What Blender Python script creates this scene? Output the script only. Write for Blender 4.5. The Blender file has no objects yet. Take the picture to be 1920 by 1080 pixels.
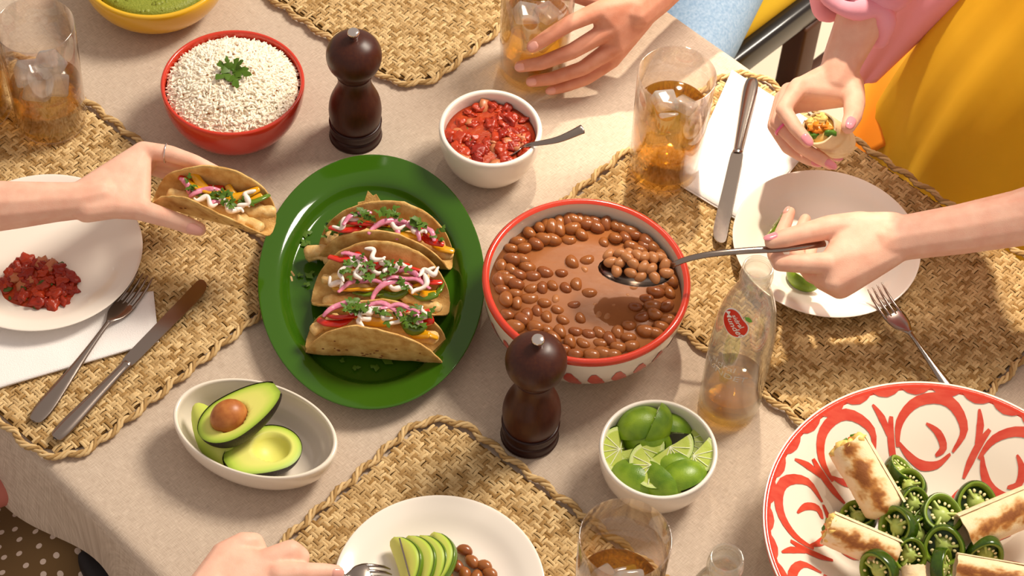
import bpy, bmesh, math, random
from mathutils import Vector, Matrix, noise

# ------------------------------------------------------------------ camera
TH, RO, D, F = math.radians(52.5), math.radians(4.05), 2.5, 4000.0
FW = Vector((0, math.cos(TH), -math.sin(TH)))
_R0 = Vector((1, 0, 0)); _U0 = Vector((0, math.sin(TH), math.cos(TH)))
RT = _R0 * math.cos(RO) + _U0 * math.sin(RO)
UP = _U0 * math.cos(RO) - _R0 * math.sin(RO)
CAM = -FW * D
scn = bpy.context.scene
col = scn.collection
cd = bpy.data.cameras.new('camera'); cam = bpy.data.objects.new('camera', cd); col.objects.link(cam)
cd.sensor_width = 36; cd.lens = F / 1920 * 36; cd.clip_start = .05
cam.matrix_world = Matrix(((RT.x, UP.x, -FW.x, CAM.x), (RT.y, UP.y, -FW.y, CAM.y), (RT.z, UP.z, -FW.z, CAM.z), (0, 0, 0, 1)))
cd.dof.use_dof = True; cd.dof.focus_distance = 2.45; cd.dof.aperture_fstop = 13
scn.camera = cam

# ------------------------------------------------------------------ light
w = bpy.data.worlds.new('room_light'); scn.world = w; w.use_nodes = True
w.node_tree.nodes['Background'].inputs[0].default_value = (1.0, .86, .76, 1)
w.node_tree.nodes['Background'].inputs[1].default_value = .52
def aim(o, loc, target):
    o.location = loc
    o.rotation_euler = (Vector(target) - Vector(loc)).to_track_quat('-Z', 'Y').to_euler()
def area(name, loc, target, sx, sy, power, colr):
    l = bpy.data.lights.new(name, 'AREA'); l.shape = 'RECTANGLE'; l.size = sx; l.size_y = sy
    l.energy = power; l.color = colr
    o = bpy.data.objects.new(name, l); col.objects.link(o); aim(o, loc, target); return o
area('window_light', (1.9, 1.6, 3.0), (.0, .0, 0), 1.1, 1.1, 190, (1, .90, .76))
sp = bpy.data.lights.new('sun_beam', 'SPOT'); sp.energy = 1900; sp.color = (1, .87, .68); sp.spot_size = math.radians(12); sp.spot_blend = 1.0; sp.shadow_soft_size = .10
so = bpy.data.objects.new('sun_beam', sp); col.objects.link(so); aim(so, (.22, 2.5, 5.0), (.45, .29, .05))
scn.view_settings.view_transform = 'Standard'; scn.view_settings.look = 'None'
scn.view_settings.exposure = 0.06; scn.view_settings.gamma = 1.0; scn.view_settings.use_curve_mapping = False
scn.cycles.transparent_max_bounces = 24

# ------------------------------------------------------------------ helpers
def P(x, y, z=0.0):
    """world point at height z that the photograph shows at pixel (x, y)"""
    d = FW + RT * ((x - 960) / F) - UP * ((y - 540) / F)
    return CAM + d * ((z - CAM.z) / d.z)
def px2m(p): return (Vector(p) - CAM).dot(FW) / F
def head(a, b, z=0):
    d = P(b[0], b[1], z) - P(a[0], a[1], z); return math.atan2(d.y, d.x)
def lin(c):
    if isinstance(c, str):
        c = [int(c[i:i + 2], 16) / 255 for i in (0, 2, 4)]
        c = [v / 12.92 if v <= .04045 else ((v + .055) / 1.055) ** 2.4 for v in c]
    return (c[0], c[1], c[2], 1)
def T(x, y, z): return Matrix.Translation((x, y, z))
def RZ(a): return Matrix.Rotation(a, 4, 'Z')
def RX(a): return Matrix.Rotation(a, 4, 'X')
def RY(a): return Matrix.Rotation(a, 4, 'Y')
def SC(a, b, c): return Matrix.Diagonal((a, b, c, 1))
def frame(o, xdir, zhint=(0, 0, 1)):
    x = Vector(xdir).normalized(); z = Vector(zhint); y = z.cross(x)
    if y.length < 1e-5: y = Vector((0, 1, 0)).cross(x)
    y.normalize(); z = x.cross(y)
    return Matrix(((x.x, y.x, z.x, o[0]), (x.y, y.y, z.y, o[1]), (x.z, y.z, z.z, o[2]), (0, 0, 0, 1)))

class G:
    """collects shapes into one mesh"""
    def __init__(s): s.v = []; s.f = []; s.m = []
    def add(s, vf, M=None, mi=0):
        b = len(s.v)
        s.v += [(M @ Vector(p))[:] for p in vf[0]] if M else [tuple(p) for p in vf[0]]
        s.f += [tuple(i + b for i in q) for q in vf[1]]; s.m += [mi] * len(vf[1]); return s
    def build(s, name, mats, parent=None, world=False, smooth=True, angle=None):
        me = bpy.data.meshes.new(name)
        off = parent.location if (world and parent) else Vector((0, 0, 0))
        me.from_pydata([(p[0] - off.x, p[1] - off.y, p[2] - off.z) for p in s.v], [], s.f)
        for m in (mats if isinstance(mats, (list, tuple)) else [mats]): me.materials.append(m)
        me.polygons.foreach_set('use_smooth', [smooth] * len(s.f))
        if any(s.m): me.polygons.foreach_set('material_index', s.m)
        me.update()
        if angle: me.set_sharp_from_angle(angle=math.radians(angle))
        o = bpy.data.objects.new(name, me); col.objects.link(o)
        if parent: o.parent = parent
        return o
def one(name, vf, mats, parent=None, M=None, **k): return G().add(vf, M).build(name, mats, parent, **k)
def tag(o, label=None, cat=None, group=None, kind=None):
    if label: o['label'] = label
    if cat: o['category'] = cat
    if group: o['group'] = group
    if kind: o['kind'] = kind
    return o
def thing(name, label, cat, loc=(0, 0, 0), rz=0, group=None):
    o = bpy.data.objects.new(name, None); col.objects.link(o); o.empty_display_size = .02
    o.location = loc; o.rotation_euler = (0, 0, rz); return tag(o, label, cat, group)
def dup(root, M=None, label=None, group=None):
    r = root.copy(); col.objects.link(r)
    for ch in root.children:
        c = ch.copy(); col.objects.link(c); c.parent = r
        for g in ch.children:
            d = g.copy(); col.objects.link(d); d.parent = c
    if M is not None: r.matrix_world = M
    if label: r['label'] = label
    if group: r['group'] = group
    return r

def grid_faces(nu, nv, cu=False, cv=False):
    f = []
    for i in range(nu if cu else nu - 1):
        for j in range(nv if cv else nv - 1):
            a, b = i, (i + 1) % nu; c, d = j, (j + 1) % nv
            f.append((a * nv + c, b * nv + c, b * nv + d, a * nv + d))
    return f
def lathe(prof, n=48, sx=1.0, sy=1.0):
    v, f, rings = [], [], []
    for r, z in prof:
        if r < 1e-6: rings.append([len(v)]); v.append((0, 0, z))
        else:
            rings.append(list(range(len(v), len(v) + n)))
            for k in range(n):
                a = 2 * math.pi * k / n; v.append((r * sx * math.cos(a), r * sy * math.sin(a), z))
    for A, B in zip(rings, rings[1:]):
        for k in range(n):
            k2 = (k + 1) % n
            if len(A) == 1 and len(B) == 1: continue
            if len(A) == 1: f.append((A[0], B[k2], B[k]))
            elif len(B) == 1: f.append((A[k], A[k2], B[0]))
            else: f.append((A[k], A[k2], B[k2], B[k]))
    return v, f
def smooth_prof(pts, n=6):
    """Catmull-Rom through the profile points"""
    out = []
    q = [pts[0]] + list(pts) + [pts[-1]]
    for i in range(1, len(q) - 2):
        p0, p1, p2, p3 = q[i - 1], q[i], q[i + 1], q[i + 2]
        for k in range(n):
            t = k / n
            out.append(tuple(.5 * (2 * b + (c - a) * t + (2 * a - 5 * b + 4 * c - d) * t * t + (3 * b - a - 3 * c + d) * t ** 3)
                             for a, b, c, d in zip(p0, p1, p2, p3)))
    out.append(tuple(pts[-1])); return out
def tube(pts, rad, n=10, flat=1.0, up=(0, 0, 1), cap=True, closed=False, round_ends=True):
    """swept tube; rad one number or a list; flat scales the axis along up"""
    pts = [Vector(p) for p in pts]
    m = len(pts)
    rad = [rad] * m if isinstance(rad, (int, float)) else list(rad)
    if cap and round_ends and not closed:
        d0 = (pts[0] - pts[1]).normalized(); d1 = (pts[-1] - pts[-2]).normalized()
        r0, r1 = rad[0], rad[-1]
        a = [(pts[0] + d0 * r0 * flat * .9, r0 * .35), (pts[0] + d0 * r0 * flat * .55, r0 * .8)]
        b = [(pts[-1] + d1 * r1 * flat * .55, r1 * .8), (pts[-1] + d1 * r1 * flat * .9, r1 * .35)]
        pts = [p for p, _ in a] + pts + [p for p, _ in b]; rad = [r for _, r in a] + rad + [r for _, r in b]; m += 4
    v = []; u = Vector(up)
    for i in range(m):
        t = (pts[(i + 1) % m] - pts[i - 1]) if closed else (pts[min(i + 1, m - 1)] - pts[max(i - 1, 0)])
        t.normalize(); s = t.cross(u)
        if s.length < 1e-4: s = t.cross(Vector((.3, .8, .1)))
        s.normalize(); q = s.cross(t)
        if flat == 1.0: u = q
        for k in range(n):
            a = 2 * math.pi * k / n
            v.append(pts[i] + s * (rad[i] * math.cos(a)) + q * (rad[i] * flat * math.sin(a)))
    f = grid_faces(m, n, closed, True)
    if cap and not closed:
        f.append(tuple(range(n))[::-1]); f.append(tuple(range((m - 1) * n, m * n)))
    f = [q if len(q) != 4 else q[::-1] for q in f]
    return v, f
def ellipsoid(a, b, c, nu=14, nv=9):
    return lathe([(math.sin(math.pi * j / (nv - 1)) if 0 < j < nv - 1 else 0, -math.cos(math.pi * j / (nv - 1))) for j in range(nv)], nu), SC(a, b, c)
def ell(a, b, c, nu=14, nv=9):
    (v, f), M = ellipsoid(a, b, c, nu, nv); return [(p[0] * a, p[1] * b, p[2] * c) for p in v], f
def rbox(sx, sy, sz, bev=.1):
    """box with chamfered edges, unit centred"""
    bm = bmesh.new(); bmesh.ops.create_cube(bm, size=1)
    for q in bm.verts: q.co = Vector((q.co.x * sx, q.co.y * sy, q.co.z * sz))
    bmesh.ops.bevel(bm, geom=bm.edges[:], offset=bev, segments=2, affect='EDGES', profile=.5)
    bm.verts.ensure_lookup_table()
    r = [p.co[:] for p in bm.verts], [tuple(x.index for x in q.verts) for q in bm.faces]; bm.free(); return r
def icos(sub=2):
    bm = bmesh.new(); bmesh.ops.create_icosphere(bm, subdivisions=sub, radius=1)
    r = [p.co.copy() for p in bm.verts], [tuple(x.index for x in q.verts) for q in bm.faces]; bm.free(); return r
ICO1, ICO2, ICO3 = icos(1), icos(2), icos(3)
def lump(r, amp=.3, fr=1.5, seed=0, base=ICO2, s=(1, 1, 1)):
    o = Vector((seed * 3.7, seed * 1.3, seed * 2.1))
    return [Vector((p.x * s[0], p.y * s[1], p.z * s[2])) * r * (1 + amp * noise.noise(p * fr + o)) for p in base[0]], base[1]
def prism(poly, z0, z1, bevel=0):
    n = len(poly)
    v = [(x, y, z0) for x, y in poly] + [(x, y, z1) for x, y in poly]
    f = [tuple(range(n))[::-1], tuple(range(n, 2 * n))] + [(i, (i + 1) % n, n + (i + 1) % n, n + i) for i in range(n)]
    return v, f
def hull(balls, base=ICO2):
    bm = bmesh.new()
    for p, r in balls:
        for q in base[0]: bm.verts.new(Vector(p) + q * r)
    res = bmesh.ops.convex_hull(bm, input=bm.verts[:])
    bmesh.ops.delete(bm, geom=list({g for g in res['geom_interior'] + res['geom_unused'] if isinstance(g, bmesh.types.BMVert)}), context='VERTS')
    bm.verts.index_update()
    r = [p.co.copy() for p in bm.verts], [tuple(x.index for x in q.verts) for q in bm.faces]; bm.free(); return r

# ------------------------------------------------------------------ materials
def mat(name, c, rough=.5, metal=0, bump=0, bscale=200, var=0, vscale=30, c2=None, coat=0, trans=0, ior=1.45, sss=0, island=0, detail=3, spec=.5, stretch=None):
    m = bpy.data.materials.new(name); m.use_nodes = True
    nt = m.node_tree; b = nt.nodes['Principled BSDF']; L = nt.links
    b.inputs['Base Color'].default_value = lin(c); b.inputs['Roughness'].default_value = rough
    b.inputs['Metallic'].default_value = metal; b.inputs['IOR'].default_value = ior
    b.inputs['Coat Weight'].default_value = coat; b.inputs['Coat Roughness'].default_value = .06
    b.inputs['Transmission Weight'].default_value = trans; b.inputs['Specular IOR Level'].default_value = spec
    if sss:
        b.inputs['Subsurface Weight'].default_value = sss; b.inputs['Subsurface Scale'].default_value = .006
        b.inputs['Subsurface Radius'].default_value = (1, .4, .2)
    tc = nt.nodes.new('ShaderNodeTexCoord'); src = tc.outputs['Object']
    if stretch:
        mp = nt.nodes.new('ShaderNodeMapping'); mp.inputs['Scale'].default_value = stretch
        L.new(src, mp.inputs['Vector']); src = mp.outputs['Vector']
    if c2 is not None:
        mx = nt.nodes.new('ShaderNodeMix'); mx.data_type = 'RGBA'
        mx.inputs[6].default_value = lin(c); mx.inputs[7].default_value = lin(c2)
        if island:
            g = nt.nodes.new('ShaderNodeNewGeometry'); L.new(g.outputs['Random Per Island'], mx.inputs[0])
        else:
            n = nt.nodes.new('ShaderNodeTexNoise'); n.inputs['Scale'].default_value = vscale * 4; n.inputs['Detail'].default_value = detail
            r = nt.nodes.new('ShaderNodeValToRGB'); r.color_ramp.elements[0].position = .5 - (.5 - var) * .5; r.color_ramp.elements[1].position = .5 + (.5 - var) * .5
            L.new(src, n.inputs['Vector']); L.new(n.outputs[0], r.inputs[0]); L.new(r.outputs[0], mx.inputs[0])
        L.new(mx.outputs[2], b.inputs['Base Color'])
    if bump:
        n = nt.nodes.new('ShaderNodeTexNoise'); n.inputs['Scale'].default_value = bscale * 3; n.inputs['Detail'].default_value = 3
        bp = nt.nodes.new('ShaderNodeBump'); bp.inputs['Strength'].default_value = bump; bp.inputs['Distance'].default_value = .001
        L.new(src, n.inputs['Vector']); L.new(n.outputs[0], bp.inputs['Height']); L.new(bp.outputs[0], b.inputs['Normal'])
    return m
def glassy(name, tint, keep=.5, ior=1.45, gloss=(1, 1, 1), rough=.0, haze=0, fi=1.4, edge=None):
    """part straight-through, part refracting, with a reflecting skin"""
    m = bpy.data.materials.new(name); m.use_nodes = True; nt = m.node_tree; nt.nodes.clear(); L = nt.links
    out = nt.nodes.new('ShaderNodeOutputMaterial')
    tr = nt.nodes.new('ShaderNodeBsdfTransparent'); tr.inputs[0].default_value = lin(tint)
    if edge:
        lw = nt.nodes.new('ShaderNodeLayerWeight'); lw.inputs[0].default_value = .10; me_ = nt.nodes.new('ShaderNodeMix'); me_.data_type = 'RGBA'
        me_.inputs[6].default_value = lin(tint); me_.inputs[7].default_value = lin(edge); L.new(lw.outputs['Facing'], me_.inputs[0]); L.new(me_.outputs[2], tr.inputs[0])
    if keep < 1:
        rf = nt.nodes.new('ShaderNodeBsdfRefraction'); rf.inputs['Color'].default_value = lin(tint); rf.inputs['IOR'].default_value = ior; rf.inputs['Roughness'].default_value = rough
        mx = nt.nodes.new('ShaderNodeMixShader'); mx.inputs[0].default_value = keep
        L.new(rf.outputs[0], mx.inputs[1]); L.new(tr.outputs[0], mx.inputs[2]); body = mx.outputs[0]
    else: body = tr.outputs[0]
    if haze:
        df = nt.nodes.new('ShaderNodeBsdfDiffuse'); tl = nt.nodes.new('ShaderNodeBsdfTranslucent'); ma = nt.nodes.new('ShaderNodeMixShader'); mh = nt.nodes.new('ShaderNodeMixShader'); mh.inputs[0].default_value = haze
        L.new(df.outputs[0], ma.inputs[1]); L.new(tl.outputs[0], ma.inputs[2]); L.new(body, mh.inputs[1]); L.new(ma.outputs[0], mh.inputs[2]); body = mh.outputs[0]
    gl = nt.nodes.new('ShaderNodeBsdfGlossy'); gl.inputs['Color'].default_value = lin(gloss); gl.inputs['Roughness'].default_value = .03
    fr = nt.nodes.new('ShaderNodeFresnel'); ge = nt.nodes.new('ShaderNodeNewGeometry'); mr = nt.nodes.new('ShaderNodeMapRange')
    mr.inputs[3].default_value = fi; mr.inputs[4].default_value = 1 / fi; L.new(ge.outputs['Backfacing'], mr.inputs[0]); L.new(mr.outputs[0], fr.inputs['IOR'])
    m2 = nt.nodes.new('ShaderNodeMixShader'); L.new(fr.outputs[0], m2.inputs[0]); L.new(body, m2.inputs[1]); L.new(gl.outputs[0], m2.inputs[2])
    L.new(m2.outputs[0], out.inputs[0]); return m
def attr_mat(name, stops, rough=.4, bump=0, bscale=200, coat=0, sss=0):
    """colour ramp driven by the mesh attribute 'k'"""
    m = mat(name, stops[0][1], rough, bump=bump, bscale=bscale, coat=coat, sss=sss); nt = m.node_tree
    a = nt.nodes.new('ShaderNodeAttribute'); a.attribute_name = 'k'
    r = nt.nodes.new('ShaderNodeValToRGB'); e = r.color_ramp.elements
    e[0].position, e[0].color = stops[0][0], lin(stops[0][1]); e[1].position, e[1].color = stops[-1][0], lin(stops[-1][1])
    for p, c in stops[1:-1]: q = e.new(p); q.color = lin(c)
    nt.links.new(a.outputs['Fac'], r.inputs[0]); nt.links.new(r.outputs[0], nt.nodes['Principled BSDF'].inputs['Base Color']); return m
def set_k(o, vals):
    a = o.data.attributes.new('k', 'FLOAT', 'POINT'); a.data.foreach_set('value', vals)

def linen_mat():
    m = mat('linen', 'c3b19d', .9, spec=.15); nt = m.node_tree; L = nt.links; b = nt.nodes['Principled BSDF']
    tc = nt.nodes.new('ShaderNodeTexCoord')
    mp = nt.nodes.new('ShaderNodeMapping'); mp.inputs['Rotation'].default_value = (0, 0, math.radians(41.5)); L.new(tc.outputs['Object'], mp.inputs[0])
    ns = []
    for sc in ((90, 1400, 1), (1400, 90, 1)):
        q = nt.nodes.new('ShaderNodeMapping'); q.inputs['Scale'].default_value = sc; L.new(mp.outputs[0], q.inputs[0])
        n = nt.nodes.new('ShaderNodeTexNoise'); n.inputs['Scale'].default_value = 1; n.inputs['Detail'].default_value = 2; L.new(q.outputs[0], n.inputs[0]); ns.append(n)
    ad = nt.nodes.new('ShaderNodeMath'); ad.operation = 'ADD'; L.new(ns[0].outputs[0], ad.inputs[0]); L.new(ns[1].outputs[0], ad.inputs[1])
    r = nt.nodes.new('ShaderNodeMapRange'); r.inputs[1].default_value = .7; r.inputs[2].default_value = 1.3; L.new(ad.outputs[0], r.inputs[0])
    mx = nt.nodes.new('ShaderNodeMix'); mx.data_type = 'RGBA'; mx.inputs[6].default_value = lin('b09d8b'); mx.inputs[7].default_value = lin('d2c0ad')
    L.new(r.outputs[0], mx.inputs[0]); L.new(mx.outputs[2], b.inputs['Base Color'])
    bp = nt.nodes.new('ShaderNodeBump'); bp.inputs['Strength'].default_value = .25; bp.inputs['Distance'].default_value = .0006
    L.new(r.outputs[0], bp.inputs['Height']); L.new(bp.outputs[0], b.inputs['Normal']); return m
def dots_mat():
    m = mat('dotted_cloth', '8a6f4c', .85, spec=.1); nt = m.node_tree; L = nt.links; b = nt.nodes['Principled BSDF']
    tc = nt.nodes.new('ShaderNodeTexCoord'); mp = nt.nodes.new('ShaderNodeMapping'); mp.inputs['Rotation'].default_value = (0, 0, .5)
    v = nt.nodes.new('ShaderNodeTexVoronoi'); v.inputs['Scale'].default_value = 48; v.inputs['Randomness'].default_value = .35; v.voronoi_dimensions = '2D'
    L.new(tc.outputs['UV'], mp.inputs[0]); L.new(mp.outputs[0], v.inputs['Vector'])
    c = nt.nodes.new('ShaderNodeMath'); c.operation = 'LESS_THAN'; c.inputs[1].default_value = .17; L.new(v.outputs['Distance'], c.inputs[0])
    mx = nt.nodes.new('ShaderNodeMix'); mx.data_type = 'RGBA'; mx.inputs[6].default_value = lin('7d6342'); mx.inputs[7].default_value = lin('e6d3c4')
    L.new(c.outputs[0], mx.inputs[0]); L.new(mx.outputs[2], b.inputs['Base Color']); return m
M = dict(
    linen=linen_mat(), dots=dots_mat(),
    straw=mat('seagrass', 'a07a45', .75, c2='e6c792', island=1, bump=.5, bscale=900, spec=.25),
    straw_dark=mat('seagrass_backing', '70522a', .9, spec=.1),
    white=mat('cream_ceramic', 'efe6da', .16, coat=.5), white2=mat('ivory_ceramic', 'ece0cf', .14, coat=.5),
    red=mat('red_ceramic', 'c8341c', .22, coat=.5), green=mat('green_ceramic', '345a0e', .10, coat=.12, spec=.4),
    yellow=mat('yellow_ceramic', 'dfae1d', .25, coat=.5), redpaint=mat('red_glaze', 'c63826', .25, c2='d4553f', vscale=12, stretch=(1, 3, 1), coat=.3),
    redrim=mat('red_rim_glaze', 'cf3a22', .2, coat=.5),
    wood=mat('dark_walnut', '3a150d', .36, c2='47200f', vscale=14, stretch=(6, 6, .8), spec=.4),
    wood2=mat('dark_walnut_base', '2c0f0a', .38, spec=.4), chrome=mat('chrome', 'd8d0ca', .14, metal=1),
    steel=mat('steel', '9c8f86', .2, metal=1, bump=.02, bscale=300), napkin=mat('paper_napkin', 'f4efec', .9, bump=.6, bscale=260, spec=.1),
    glass=glassy('clear_glass', (.99, .98, .972), 1.0, fi=1.9, edge=(.58, .46, .40)), bglass=glassy('bottle_glass', (.975, .975, .94), 1.0, haze=.09, fi=1.75, edge=(.60, .60, .48)), emboss=glassy('embossed_glass', (.95, .95, .92), 1.0, haze=.4, fi=1.75),
    drink=glassy('apple_soda', (1, .76, .22), .45, 1.33), ice=glassy('ice', (1, .995, .995), .45, 1.31, haze=.38, fi=1.6),
    rice=mat('rice_grain', 'fff6e4', .45, c2='f8ead0', island=1), rice_base=mat('rice_bed', 'fbf0d8', .7),
    spice=mat('spice_fleck', '9a5a20', .7), leaf=mat('cilantro', '38560f', .45, c2='6f902e', island=1, spec=.3), leaf_dark=mat('cilantro_stem', '558a2e', .5),
    guac=mat('guacamole', '76801e', .45, c2='949a34', vscale=120, bump=.8, bscale=150),
    salsa=mat('salsa_sauce', '982a10', .3, c2='b44618', vscale=30, bump=.9, bscale=60, spec=.4), tomato=mat('tomato_chunk', '8c1a0a', .3, c2='b43814', island=1, spec=.5, bump=.5, bscale=120),
    onionw=mat('onion_chunk', 'bb7048', .35), herb=mat('herb_fleck', '4d5a1c', .5),
    broth=mat('bean_broth', '965a30', .34, c2='a26538', vscale=12, spec=.35, bump=.25, bscale=25), bean=mat('pinto_bean', '8a4c22', .25, c2='a4642f', vscale=25, var=.1, spec=.6),
    bean2=mat('pinto_bean_dark', '7c401c', .25, c2='985628', vscale=25, var=.1, spec=.6), bean3=mat('pinto_bean_pale', 'a8683a', .3, c2='ba8050', vscale=25, spec=.5),
    tortilla=mat('corn_tortilla', 'b67e38', .65, c2='ecc880', vscale=20, var=.0, detail=7, bump=.6, bscale=160, spec=.25), toast=mat('toast_spot', '7b3f1c', .8),
    chicken=mat('chicken_strip', 'd9a860', .45, c2='e9c98a', vscale=70, bump=.4, bscale=160), rpep=mat('red_pepper', 'c8240e', .2, coat=.5),
    ypep=mat('yellow_pepper', 'e0a010', .22, coat=.5), gpep=mat('green_pepper', '5a7a16', .22, coat=.5), ponion=mat('pickled_onion', 'd0688a', .25, c2='e39ab0', vscale=60, coat=.4),
    crema=mat('crema', 'f3e6dc', .4, coat=.2),
    skin=mat('skin', 'eec0a8', .5, c2='e6ae96', vscale=14, var=.1, bump=.25, bscale=420, sss=.12, spec=.35),
    skin2=mat('skin_tan', 'd99c82', .52, c2='cd886c', vscale=14, var=.1, bump=.25, bscale=420, sss=.12, spec=.35),
    nail=mat('fingernail', 'e3a596', .25, coat=.4), polish=mat('pink_polish', 'ea94a0', .2, coat=.6), pinkring=mat('pink_resin', 'f06aa0', .25, coat=.4), silver=mat('silver', 'd8d4d8', .2, metal=1),
    avo_skin=mat('avocado_skin', '1c110c', .5, c2='2e2016', vscale=120, bump=.8, bscale=220), pit=mat('avocado_pit', '9a5020', .38, c2='c07a3c', vscale=26),
    avo=attr_mat('avocado_flesh', [(0, 'e3dd7a'), (.55, 'd9da6c'), (.82, 'b5cc4a'), (1, '7f9a28')], .45, sss=.05),
    lime_rind=mat('lime_rind', '4a720e', .3, c2='8aa826', vscale=12, bump=.25, bscale=300, spec=.5),
    lime=attr_mat('lime_flesh', [(0, 'c6cf6a'), (.80, 'b4c64c'), (.88, 'd4dc98'), (1, 'b8d070')], .28, bump=.3, bscale=260, coat=.4),
    membrane=mat('lime_membrane', 'edf0cc', .4), jskin=mat('jalapeno_skin', '263c06', .18, c2='3a560c', vscale=30, spec=.5), jflesh=mat('jalapeno_flesh', '66801e', .3, c2='80962c', vscale=40), jcore=mat('jalapeno_core', '9db04e', .4, c2='b6c46c', vscale=60), jdeep=mat('jalapeno_inner', '2c4a0a', .35), seed=mat('seed', 'e6d9a0', .4),
    wrap=mat('flour_tortilla', 'e6c79a', .65, c2='f0dcb8', vscale=40, bump=.25, bscale=160), carrot=mat('carrot', 'e0861e', .4), egg=mat('egg_bit', 'eec870', .5), lettuce=mat('lettuce', '4f7a1c', .4),
    pink=mat('pink_cotton', 'f0a6b6', .85, bump=.2, bscale=500, spec=.1), dress=mat('mustard_cloth', 'e4b42a', .7, c2='dcaa20', vscale=2, bump=.15, bscale=500, spec=.2), denim=mat('denim', '7ea0c4', .9, c2='a9c2dc', vscale=60, bump=.4, bscale=200, spec=.1),
    orange=mat('orange_lit_dress', 'ee8c16', .75), cushion=mat('mustard_cushion', 'd0aa30', .9, bump=.5, bscale=400, spec=.1), lacquer=mat('black_lacquer', '1c1512', .3, coat=.3), chairwood=mat('chair_wood', '4d2b18', .5),  # orange: mustard dress with warm light mixed into its colour
    floor=mat('pale_floor', 'e9dcc6', .5), board=mat('table_board', '8a6a48', .6), label_red=mat('label_red', 'd8301c', .4), label_white=mat('label_white', 'f2ede6', .5), label_green=mat('label_green', '6cab3c', .4),
    blackshoe=mat('black_cloth', '171214', .7), blush=mat('rose_cloth', 'b86a5c', .8),
)
rnd = random.Random(7)
TOCAM = -FW
# ------------------------------------------------------------------ setting
FLOOR = -.76
fl = one('floor', prism([(-3, -3), (3, -3), (3, 3.5), (-3, 3.5)], FLOOR - .05, FLOOR), M['floor'], smooth=False); tag(fl, kind='structure')
TU = Vector((math.cos(math.radians(-41.5)), math.sin(math.radians(-41.5)), 0)); TV = Vector((-TU.y, TU.x, 0))
VA, VB, UA, UB = -.547, .4785, -1.0, 1.0
def TT(u, v, z): return TU * u + TV * v + Vector((0, 0, z))
table = thing('dining_table', 'long dining table hidden under the linen tablecloth', 'table', (0, 0, FLOOR))
ins = .016
vs = [TT(u, v, z) for z in (-.034, -.006) for u, v in ((UA + ins, VA + ins), (UB - ins, VA + ins), (UB - ins, VB - ins), (UA + ins, VB - ins))]
one('table_top', (vs, [(3, 2, 1, 0), (4, 5, 6, 7), (0, 1, 5, 4), (1, 2, 6, 5), (2, 3, 7, 6), (3, 0, 4, 7)]), M['board'], table, world=True, smooth=False)
for u, v in ((UA + .09, VA + .09), (UB - .09, VA + .09), (UB - .09, VB - .09), (UA + .09, VB - .09)):
    G().add(prism([(-.03, -.03), (.03, -.03), (.03, .03), (-.03, .03)], FLOOR, -.034), Matrix.Translation(TT(u, v, 0)) @ RZ(math.radians(-41.5))).build('leg', M['board'], table, world=True, smooth=False)
def drape(d, r=.013):
    if d <= 0: return 0, 0
    a = d / r
    if a < math.pi / 2: return r * math.sin(a), r * (1 - math.cos(a))
    return r, r + d - r * math.pi / 2
def cloth():
    hu, hv = .12, .098
    nu, nv = 260, 190
    v = []
    for i in range(nu):
        u = UA - hu + (UB - UA + 2 * hu) * i / (nu - 1)
        for j in range(nv):
            q = VA - hv + (VB - VA + 2 * hv) * j / (nv - 1)
            uo, ud = drape(max(UA + .013 - u, u - UB + .013, 0)); vo, vd = drape(max(VA + .013 - q, q - VB + .013, 0))
            dn = max(ud, vd)
            uu = min(max(u, UA + .013), UB - .013) + (uo if u > 0 else -uo); vv = min(max(q, VA + .013), VB - .013) + (vo if q > 0 else -vo)
            p = TT(uu, vv, -dn)
            if dn > .012:
                k = min(1, (dn - .012) / .08); o = .014 * k * (1 + math.sin(u * 17 + 1.2 + 2 * math.sin(u * 5)))
                p += TV * (o if q > 0 else -o) if vd >= ud else TU * (.02 * k * math.sin(q * 30) * (1 if u > 0 else -1))
                p.z += .012 * k * math.sin(u * 9 + .6)
            else:
                s = Vector((u * 3 + q * 2, q * 9 - u * 1.5, .3)); w_ = noise.noise(s) + .5 * noise.noise(s * 2.6)
                s2 = Vector((u * 12 - q * 3, u * 2 + q * 3, 4.1)); w_ += .6 * noise.noise(s2)
                p.z += -.0016 + .0016 * max(-1, min(.9, w_))
            v.append(p)
    return v, grid_faces(nu, nv)
tc_ = one('tablecloth', cloth(), M['linen']); tag(tc_, 'wrinkled beige linen tablecloth draped over the whole table', 'tablecloth')

# ------------------------------------------------------------------ placemats
ML, MW, MR, ZM = .54, .385, .055, .0075
def in_rr(x, y, L, W, r):
    ax, ay = abs(x) - (L / 2 - r), abs(y) - (W / 2 - r)
    return max(ax, ay) <= r if (ax <= 0 or ay <= 0) else ax * ax + ay * ay <= r * r
def perim(L, W, r, n):
    segs = [('l', -L / 2 + r, -W / 2, 1, 0, L - 2 * r), ('a', L / 2 - r, -W / 2 + r, -90), ('l', L / 2, -W / 2 + r, 0, 1, W - 2 * r), ('a', L / 2 - r, W / 2 - r, 0),
            ('l', L / 2 - r, W / 2, -1, 0, L - 2 * r), ('a', -L / 2 + r, W / 2 - r, 90), ('l', -L / 2, W / 2 - r, 0, -1, W - 2 * r), ('a', -L / 2 + r, -W / 2 + r, 180)]
    tot = 2 * (L + W - 4 * r) + 2 * math.pi * r
    out = []
    for k in range(n):
        d = tot * k / n
        for s in segs:
            ln = s[5] if s[0] == 'l' else math.pi * r / 2
            if d <= ln:
                if s[0] == 'l': out.append((s[1] + s[3] * d, s[2] + s[4] * d, s[4], -s[3]))
                else:
                    a = math.radians(s[3]) + d / r; out.append((s[1] + r * math.cos(a), s[2] + r * math.sin(a), math.cos(a), math.sin(a)))
                break
            d -= ln
    return out, tot
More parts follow.
